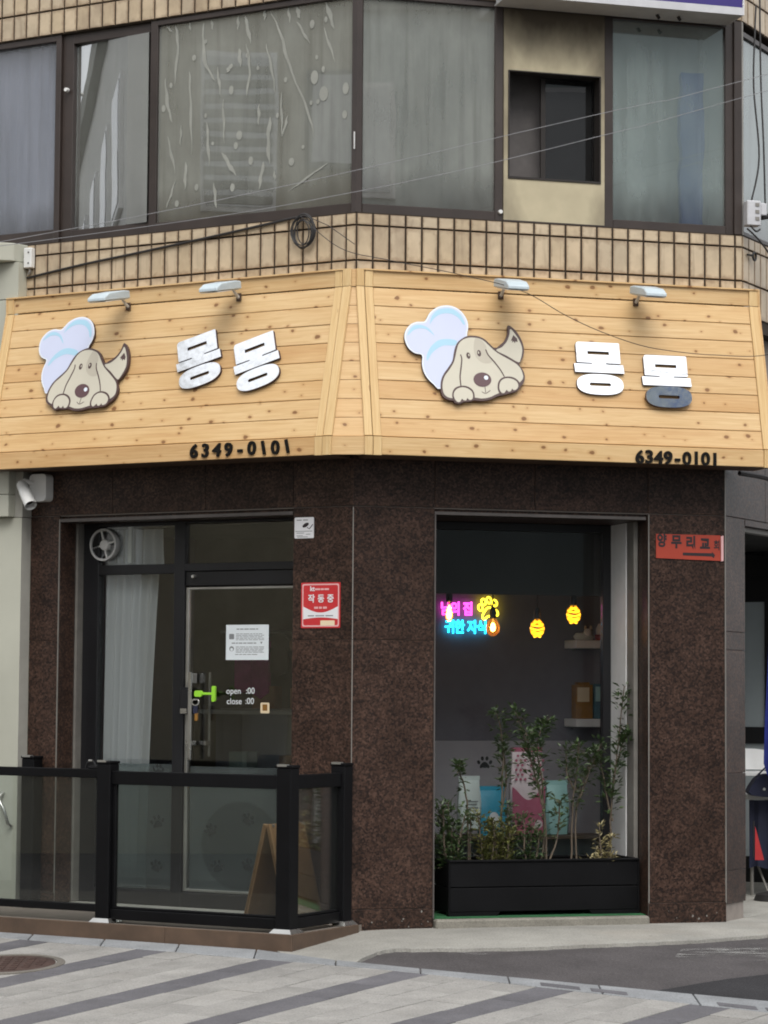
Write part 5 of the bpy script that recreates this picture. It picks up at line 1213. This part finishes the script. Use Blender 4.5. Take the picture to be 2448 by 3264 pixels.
for s, wd, h, mat, lab in ((2.375, .14, .262, 'amber_box', 'amber picture box on the lower white shelf'), (2.55, .19, .27, 'teal_box', 'teal patterned box on the lower white shelf')):
    t = thing('product_box', lab, 'box', FR @ T(s, 1.98, 1.39), 'boxes on the lower shelf')
    MB().box(-wd / 2, wd / 2, -.05, .05, 0, h).build('carton', m[mat], t, bevel=.003)
    MB().box(-wd / 2 + .012, wd / 2 - .03, -.0515, -.0505, h * .5, h * .92).build('label_panel', m['bag_mint' if mat[0] == 't' else 'sticker_cream'], t)
    if mat[0] == 'a': MB().box(-.05, .05, -.03, .03, h, h + .02).build('handle', m[mat], t)
t = thing('plush_toy', 'white fluffy toy lying on the upper white shelf', 'toy', FR @ T(2.39, 1.98, 1.998))
b = MB(); prof = [(0, 0), (.05, .004), (.06, .03), (.045, .055), (0, .06)]
b.lathe([(r, z) for r, z in prof], 12, Matrix.Diagonal((1.5, .9, 1, 1))); b.build('body', m['bag_white'], t, smooth=True)
MB().lathe([(0, 0), (.03, .01), (.036, .035), (.025, .06), (0, .066)], 12).build('head', m['sticker_white'], t, T(.02, -.03, .025), smooth=True)
for x in (0, .045): MB().lathe([(0, 0), (.012, .005), (.008, .028), (0, .032)], 8).build('ear', m['sticker_cream'], t, T(x, -.03, .082), smooth=True)
t = thing('toy_house', 'red based glass jar toy on the upper white shelf', 'toy', FR @ T(2.54, 1.98, 1.998))
MB().lathe([(0, 0), (.06, 0), (.062, .035), (.05, .045)], 16).build('base', m['red_cloth'], t, smooth=True); MB().lathe([(.048, .046), (.05, .09), (.03, .13), (0, .135)], 16).build('dome', m['sticker_white'], t, smooth=True)

# left side: curtain, fan, counter and goods
t = thing('curtain', 'sheer white curtain hanging inside the left shop window', 'curtain', FL @ T(-2.08, .40, .1))
for z0, z1 in ((0.0, 2.36), (2.40, 2.66)):
    b = MB(); rows = 14; cols = 64; vs = []
    for j in range(rows + 1):
        u = j / rows; z = z0 + (z1 - z0) * u
        wl = .25 + (.17 - .25) * 0
        right = .11 + .10 * (u ** 1.5) if z0 == 0 else .24
        for i in range(cols + 1):
            x = -.27 + (right + .27) * i / cols
            vs.append(Vector((x, .034 * math.sin(i * .62 + .5 * math.sin(u * 2)) * (1.1 - .4 * u) + .012 * math.sin(i * .31 + 2), z)))
    b._add(vs, [(j * (cols + 1) + i, j * (cols + 1) + i + 1, (j + 1) * (cols + 1) + i + 1, (j + 1) * (cols + 1) + i) for j in range(rows) for i in range(cols)])
    b.build('drape', m['curtain'], t, smooth=True)
MB().tube([(-.3, 0, 2.68), (.45, 0, 2.68)], .012, 8).build('rod', m['dull_alu'], t)
t = thing('extractor_fan', 'round grey extractor fan in the transom above the curtain', 'fan', FL @ T(-2.235, .325, 2.645))
FX = Matrix.Rotation(R_(90), 4, 'X')
MB().box(-.06, .15, .09, .14, -.125, .125).build('housing', m['box_grey'], t, bevel=.006)
MB().lathe([(.105, 0), (.118, .0), (.122, .03), (.118, .06), (.104, .06), (.104, 0)], 28).build('ring', m['box_grey'], t, T(-.02, -.02, 0) @ FX, smooth=True)
MB().lathe([(0, .035), (.036, .032), (.042, .02), (.042, -.04), (0, -.04)], 16).build('motor_hub', m['white_plastic'], t, T(-.02, -.035, 0) @ FX, smooth=True)
for k in range(4):
    a = k * math.pi / 2 + .25
    MB().box(.04, .106, -.006, .006, .02, .03).build('strut', m['white_plastic'], t, T(-.02, -.035, 0) @ FX @ Matrix.Rotation(a, 4, 'Z'))
    MB().box(.035, .098, -.03, .03, -.006, -.003).build('blade', m['cable_grey'], t, T(-.02, -.03, 0) @ FX @ Matrix.Rotation(a + .7, 4, 'Z') @ Matrix.Rotation(R_(25), 4, 'X'))
MB().box(.155, .185, -.01, .015, -.135, .135).build('fin', m['white_plastic'], t)
t = thing('sales_counter', 'grey glass-fronted sales counter behind the entrance door', 'counter', FL @ T(-1.2, 1.60, .076))
MB().box(-1.1, .62, -.22, .3, .0, .86).build('cabinet', m['counter_grey'], t)
MB().box(-1.12, .64, -.25, .32, 1.335, 1.365).build('worktop', m['dull_alu'], t); MB().box(-1.1, .62, -.235, -.228, .88, 1.334).build('glass_front', m['pane_clear'], t)
MB().box(-1.12, .64, -.24, .32, .86, .885).build('shelf', m['dull_alu'], t); MB().box(-1.1, .62, .25, .29, .886, 1.334).build('back_panel', m['room_dark'], t)
for x in (-.75, -.3, .1, .42): MB().box(x, x + .16, -.1, .05, .886, 1.0 + .1 * random.random()).build('packet', m[random.choice(['counter_grey', 'brown_cloth', 'film_frost'])], t)
t = thing('clothes_rail', 'wall rail of small dog clothes at the back of the shop', 'clothes rail', FL @ T(-1.2, 2.06, 2.05))
MB().tube([(-1.2, 0, 0), (.5, 0, 0)], .012, 8).build('rail', m['dull_alu'], t)
for x, h, mat in ((-.98, .42, 'magenta_cloth'), (-.82, .46, 'magenta_cloth'), (-.45, .3, 'brown_cloth'), (-.2, .38, 'brown_cloth'), (.05, .34, 'goods_dark'), (.22, .42, 'red_cloth'), (.38, .36, 'red_cloth'), (-.65, .3, 'goods_dark')):
    MB().plate([smooth_loop([(-.03, 0), (.03, 0), (.10, -.06), (.085, -.13), (.065, -.1), (.075, -h), (-.075, -h), (-.065, -.1), (-.085, -.13), (-.10, -.06)], 2)], -.02, .02).build('garment', m[mat], t, FACE(MI, x, 0, -.02))
MB().box(-1.2, .5, .0, .14, -.62, -.60).build('shelf', m['dull_alu'], t)
for x in (-.9, -.55, -.1, .25): MB().box(x, x + .2, .0, .12, -.6, -.48 + .06 * random.random()).build('folded_item', m[random.choice(['brown_cloth', 'goods_dark', 'red_cloth'])], t)

# ------------------------------------------------------------------ neighbouring cream building
nb = thing('cream_building', 'cream panelled neighbouring building at the left edge', 'building', FL @ T(-3.6, 0, 0))
NI = T(3.6, 0, 0)
MB().box(-6.5, -2.728, -.105, .4, -.3, 2.835).build('wall', m['cream'], nb, NI)
MB().box(-2.7275, -2.7265, -.105, .0, -.3, 2.835).build('edge_trim', m['cream_side'], nb, NI)
MB().box(-6.5, -2.795, -.18, .4, 2.84, 3.0).build('fascia_panel', m['cream'], nb, NI, bevel=.004); MB().box(-6.5, -2.795, -.18, .4, 3.003, 3.6).build('fascia_panel', m['cream'], nb, NI, bevel=.004)
MB().box(-2.794, -2.727, -.10, .02, 2.84, 3.4).build('edge_trim', m['cream_side'], nb, NI)
MB().box(-6.5, -2.80, -.10, .4, 3.6, 4.445).build('wall', m['cream'], nb, NI); MB().box(-6.5, -2.80, -.10, .4, 4.452, 4.72).build('wall', m['cream'], nb, NI)
b = MB(); b.plan([(-6.5, .4), (-6.5, -.22), (-2.93, -.22), (-2.83, -.12), (-2.80, .02), (-2.80, .4)], 4.725, 4.86); b.build('cornice', m['cream'], nb, NI, bevel=.006)
MB().tube([(-2.85, -.11, .84), (-2.85, -.17, .80), (-2.80, -.17, .73), (-2.77, -.15, .62), (-2.77, -.11, .6)], .013, 10).build('pull_handle', m['steel'], nb, NI, smooth=True)
t = thing('junction_box', 'small white electrical box on tiles above the cream building', 'electrical box', FL @ T(-2.76, -.002, 4.755))
MB().box(-.036, .036, -.05, 0, -.075, .075).build('case', m['white_plastic'], t, bevel=.006)
for z in (-.04, .04): MB().lathe([(0, -.054), (.006, -.054), (.006, -.05)], 8, Matrix.Rotation(0, 4, 'X')).build('screw', m['cable'], t, T(.012, -.051, z) @ Matrix.Rotation(R_(90), 4, 'X') @ T(0, 0, .054))
MB().tube([(0, -.02, -.075), (.005, -.02, -.10), (-.01, -.02, -.12)], .01, 8).build('gland', m['dull_alu'], t)

# ------------------------------------------------------------------ purple box sign, wires, cables
t = thing('purple_box_sign', 'purple box sign with white aluminium rim above the right upper window', 'sign', FR @ T(1.85, -.16, 6.37))
MB().box(-.85, .88, -.135, .15, .012, .70).build('case', m['box_grey'], t); MB().box(-.86, .885, -.14, .15, .0, .011).build('bottom_panel', m['box_grey'], t)
MB().box(-.87, .89, -.152, -.136, -.004, .05).build('rim', m['cable_light'], t); MB().box(-.87, .89, -.147, -.137, .052, .72).build('face', m['purple'], t)
MB().box(.881, .895, -.147, .15, .0, .72).build('side_trim', m['white_paint'], t)
for x in (.3, .46): MB().tube([(x, .02, -.001), (x + .02, .02, -.03)], .012, 8).build('bracket_stub', m['cable'], t)
def wire(name, lab, pts, r, mat, M_=None, n=8):
    P = smooth_line([Vector(p) for p in pts], n); c0 = P[0].copy()
    return tag(MB().tube([p - c0 for p in P], r, 6).build(name, m[mat], None, (M_ or MI) @ T(*c0), smooth=True), lab, 'cable')
wire('overhead_wire', 'upper thin grey wire crossing the upper windows', [(-9, 14.5, 3.1), (-2.361, 15.2, 4.319), (1.42, 15.6, 5.25), (2.435, 15.8, 5.544), (9, 17, 7.6)], .002, 'cable_grey')
wire('overhead_wire', 'lower thin grey wire crossing the upper windows', [(-9, 14.6, 3.3), (-2.233, 15.3, 4.331), (-.127, 15.4, 4.697), (1.429, 15.7, 5.132), (2.45, 15.9, 5.463), (9, 17, 7.6)], .002, 'cable_grey')
wire('loose_wire', 'thin loose wire sagging across the right sign face', [(-.4, -.05, 4.80), (-.183, -.30, 4.55), (.135, -.40, 4.468), (.599, -.42, 4.397), (1.051, -.42, 4.307), (1.363, -.42, 4.157), (1.621, -.42, 4.055), (1.919, -.42, 3.971), (2.181, -.42, 3.939), (2.465, -.42, 3.928), (2.848, -.42, 3.944), (3.3, -.3, 4.1)], .0028, 'cable', FR)
wire('wall_cable', 'black cable running up the tiles to the coil under the left windows', [(-2.79, -.012, 4.612), (-2.3, -.012, 4.672), (-1.784, -.012, 4.722), (-1.19, -.012, 4.782), (-.7, -.012, 4.836), (-.52, -.014, 4.856), (-.42, -.02, 4.862)], .009, 'cable', FL)
t = thing('cable_coil', 'coil of black cable hanging on the tiles below the left windows', 'cable', FL @ T(-.391, -.03, 4.746))
for k in range(9):
    rx, ry = .075 + random.uniform(-.018, .024), .105 + random.uniform(-.025, .015); ox, oz = random.uniform(-.012, .012), random.uniform(-.012, .02)
    MB().tube([(ox + rx * math.cos(a), -.002 * k + random.uniform(-.002, .002), oz + ry * math.sin(a)) for a in [2 * math.pi * j / 28 for j in range(29)]], .0042, 5, False).build('loop', m['cable'], t, smooth=True)
MB().tube([(.05, -.01, .10), (.2, -.01, .03), (.42, -.03, -.12)], .003, 5).build('loose_end', m['cable'], t)
t = thing('terminal_box', 'grey terminal boxes with dangling cables on the right corner of the upper storey', 'electrical box', FR @ T(2.875, -.03, 5.02))
MB().box(-.01, .095, -.05, .03, -.10, .08).build('case', m['cable_light'], t, bevel=.006); MB().box(.10, .15, -.03, .03, -.02, .07).build('case', m['cable_light'], t, bevel=.006)
for z in (-.05, 0, .05): MB().box(.05, .08, -.055, -.05, z - .012, z + .012).build('knockout', m['dull_alu'], t)
MB().tube([(.12, 0, -.03), (.2, .02, -.01), (.5, .1, .02)], .02, 8).build('conduit', m['cable'], t, smooth=True)
for pts in ([(.03, -.03, .08), (.09, -.03, .4), (.05, -.03, .9), (.06, -.03, 1.3), (.07, -.03, 1.5)], [(.14, -.02, .06), (.12, -.04, .5), (.1, -.04, 1.0), (.09, -.05, 1.7)], [(.02, -.03, -.1), (.06, -.04, -.14), (.1, -.02, -.12)], [(.0, -.02, -.12), (.1, -.01, -.2), (.3, .1, -.35), (.5, .2, -.42)]):
    MB().tube(smooth_line([Vector(p) for p in pts], 6), .0065, 6).build('hanging_cable', m['cable'], t, smooth=True)
t = thing('wall_hook', 'small black ring hook on the tiles at the right corner', 'hook', F3U @ T(.16, -.03, 4.73))
MB().tube([(.03 * math.cos(a), 0, .03 * math.sin(a)) for a in [2 * math.pi * j / 16 for j in range(17)]], .008, 6, False).build('ring', m['cable'], t, smooth=True); MB().tube([(-.09, .02, 0), (-.03, 0, 0)], .008, 6).build('shank', m['cable'], t)
MB().tube([(0, 0, 0), (0, .0, 0)], .001, 3)
wire('awning_hoop', 'dark curved hoop of an awning above the alley shopfront', [(.15, -.05, 3.16), (.45, -.18, 3.13), (.75, -.28, 3.02), (1.0, -.32, 2.86), (1.3, -.33, 2.6)], .018, 'cable', F3)

# ------------------------------------------------------------------ things in the alley at the right edge
t = thing('white_chair', 'white plastic chair standing on a table, half hidden behind the right granite pillar', 'chair', T(3.03, 20.55, .80))
b = MB(); rows = []
for k in range(7):
    u = k / 6; rows.append([(x * .2, .16 + .05 * u + .05 * (1 - abs(x)), .17 + .17 * u - .05 * abs(x) ** 3 * u) for x in (-1, -.6, -.2, .2, .6, 1)])
vs = [Vector(p) for r in rows for p in r]
b._add(vs, [(j * 6 + i, j * 6 + i + 1, (j + 1) * 6 + i + 1, (j + 1) * 6 + i) for j in range(6) for i in range(5)]); o = b.build('backrest', m['white_paint'], t, smooth=True)
MB().plate([rrect(-.2, .2, -.2, .18, .05)], .13, .16).build('seat', m['white_paint'], t, bevel=.006)
for x in (-1, 1):
    MB().tube([(x * .17, -.16, .13), (x * .12, -.19, 0)], .012, 6).build('leg', m['white_paint'], t); MB().tube([(x * .17, .15, .13), (x * .12, .18, 0)], .012, 6).build('leg', m['white_paint'], t)
    MB().tube([(x * .2, -.1, .14), (x * .2, .18, .2)], .007, 6).build('arm_bar', m['cable'], t)
t = thing('side_table', 'dark folding table draped in navy cloth beside the alley shopfront', 'table', T(3.15, 20.3, 0))
MB().box(-.26, .5, -.35, .42, .755, .795).build('top', m['box_grey'], t, bevel=.004)
for x in (-.22, .44):
    for y in (-.3, .38): MB().tube([(x, y, 0), (x, y, .755)], .014, 8).build('leg', m['dull_alu'], t)
b = MB(); nn = 40; lo = []; hi = []
for i in range(nn + 1):
    x = -.25 + .75 * i / nn; lo.append(Vector((x + .015 * math.sin(i), -.372 + .02 * math.sin(i * 1.1), .22 + .02 * math.sin(i * .5)))); hi.append(Vector((x, -.36, .753)))
for i in range(nn): b.quad(lo[i], lo[i + 1], hi[i + 1], hi[i])
b.build('cloth', m['navy_cloth'], t, smooth=True)
MB().tube([(-.17, -.2, .26), (-.10, -.4, .02)], .008, 6).build('brace', m['dull_alu'], t)
t = thing('navy_bag', 'dark navy bag lying on the table edge in the alley', 'bag', T(3.02, 19.85, .797))
MB().plate([smooth_loop([(-.13, 0), (.2, 0), (.21, .11), (.1, .16), (-.04, .16), (-.11, .10)], 3)], -.10, .10).build('body', m['navy_cloth'], t, FX, bevel=.01)
MB().lathe([(0, -.003), (.012, -.003), (.012, .003), (0, .003)], 10).build('buckle', m['steel'], t, T(-.03, -.105, .05) @ FX); MB().tube([(-.08, 0, .14), (0, 0, .22), (.12, 0, .14)], .008, 6).build('strap', m['navy_cloth'], t, smooth=True)
t = thing('folded_parasol', 'folded blue canvas parasol standing at the right edge of the frame', 'parasol', T(3.06, 19.62, 0))
b = MB(); prof = [(.012, .92), (.06, .96), (.085, 1.05), (.075, 1.4), (.055, 1.8), (.03, 2.3), (.01, 2.4), (0, 2.41)]
n = 24; vs = []
for r, z in prof:
    for k in range(n):
        a = 2 * math.pi * k / n; rr = r * (1 + .18 * math.sin(8 * a)); vs.append(Vector((rr * math.cos(a), rr * math.sin(a), z)))
b._add(vs, [(i * n + k, i * n + (k + 1) % n, (i + 1) * n + (k + 1) % n, (i + 1) * n + k) for i in range(len(prof) - 1) for k in range(n)]); b.build('canopy', m['blue_canvas'], t, smooth=True)
MB().tube([(0, 0, .05), (0, 0, 2.5)], .016, 8).build('pole', m['white_paint'], t)
MB().lathe([(0, .12), (.03, .12), (.05, .08), (.17, .05), (.19, .0), (0, 0)], 20).build('base', m['cable'], t, T(0, -.1, 0), smooth=True)
t = thing('red_pennant', 'red triangular flag hanging against the navy cloth', 'flag', T(2.93, 19.70, .30))
MB().plate([[(-.02, 0), (.05, 0), (-.018, .26)]], -.004, .004).build('cloth', m['red_plastic'], t, FX); MB().tube([(-.03, 0, .02), (-.028, 0, .30)], .005, 6).build('cord', m['cable'], t)

# ------------------------------------------------------------------ buildings across the street (seen mirrored in the windows)
def facade(name, lab, M_, wd, h, dp, wall, wins, extra=None):
    t = thing(name, lab, 'building', M_, 'buildings across the street')
    MB().box(-wd / 2, wd / 2, 0, dp, -.5, h).build('wall', m[wall], t)
    MB().box(-wd / 2 - .1, wd / 2 + .1, -.12, dp, h + .001, h + .35).build('parapet', m['shutter_grey'], t)
    for x, z, a, c, kind in wins:
        p = MB().box(x - a / 2, x + a / 2, -.05, .0, z - c / 2, z + c / 2).build('window', m['white_paint' if kind else 'shutter_grey'], t)
        MB().box(x - a / 2 + .07, x + a / 2 - .07, -.062, -.051, z - c / 2 + .07, z + c / 2 - .07).build('pane', m['far_pane'], p)
        if kind == 2:
            for k in range(10): MB().box(x - a / 2 + .05, x + a / 2 - .05, -.09, -.063, z - c / 2 + .1 + k * (c - .2) / 10, z - c / 2 + .1 + (k + .55) * (c - .2) / 10).build('louvre', m['shutter_grey'], p)
    if extra: extra(t)
    return t
def facing(x, y, ang): return T(x, y, -.3) @ Matrix.Rotation(ang, 4, 'Z')
facade('beige_block', 'beige rendered block mirrored in the left upper windows', facing(-13.9, 10.5, R_(118)) @ T(-4.6, 0, 0), 13.2, 11.2, 8, 'beige_render',
       [(4.6 + x, z, a, c, k) for x, z, a, c, k in ((.2, 9.1, 1.0, 2.1, 2), (-1.1, 9.3, .85, 1.3, 0), (.2, 5.6, 1.0, 1.8, 1), (-1.1, 5.6, .85, 1.3, 1), (-3.4, 9.1, 1.1, 1.7, 1), (-5.6, 9.1, 1.1, 1.7, 1), (-8, 9.1, 1.1, 1.7, 1), (-3.4, 5.6, 1.1, 1.7, 1), (-5.6, 5.6, 1.1, 1.7, 1), (-8, 5.6, 1.1, 1.7, 1))])
facade('white_block', 'white rendered block mirrored in the left opened sash', facing(-9.6, 15.87, R_(191.9)) @ T(8.2, 0, 0), 16, 9.8, 1.4, 'white_render',
       [(x, z, 1.3, 1.5, 1) for x in (-6.8, -4.2, -1.4, 1.6, 5) for z in (2.6, 5.2, 7.8)])
def sgn(t): MB().box(-3.27, -2.97, -.35, -.06, 5.2, 10.3).build('sign_board', m['blue_sign'], t)
facade('pale_blue_block', 'pale blue block with vertical blue sign mirrored in the right upper windows', facing(9.6, 3.2, R_(211)), 15, 11.2, 8, 'pale_blue_render',
       [(x, z, 1.4, 1.6, 1) for x in (-6.0, -1.2, 1.6, 4.6) for z in (6.6, 9.4)], sgn)
print('slabs', kk)

for o in bpy.data.objects:
    if o.parent and o.name.split('.')[0] in ('print_lines', 'print_dots', 'raised_pattern', 'leaves', 'stem', 'pictogram', 'paw_print', 'camera_symbol'): o['kind'] = 'stuff'
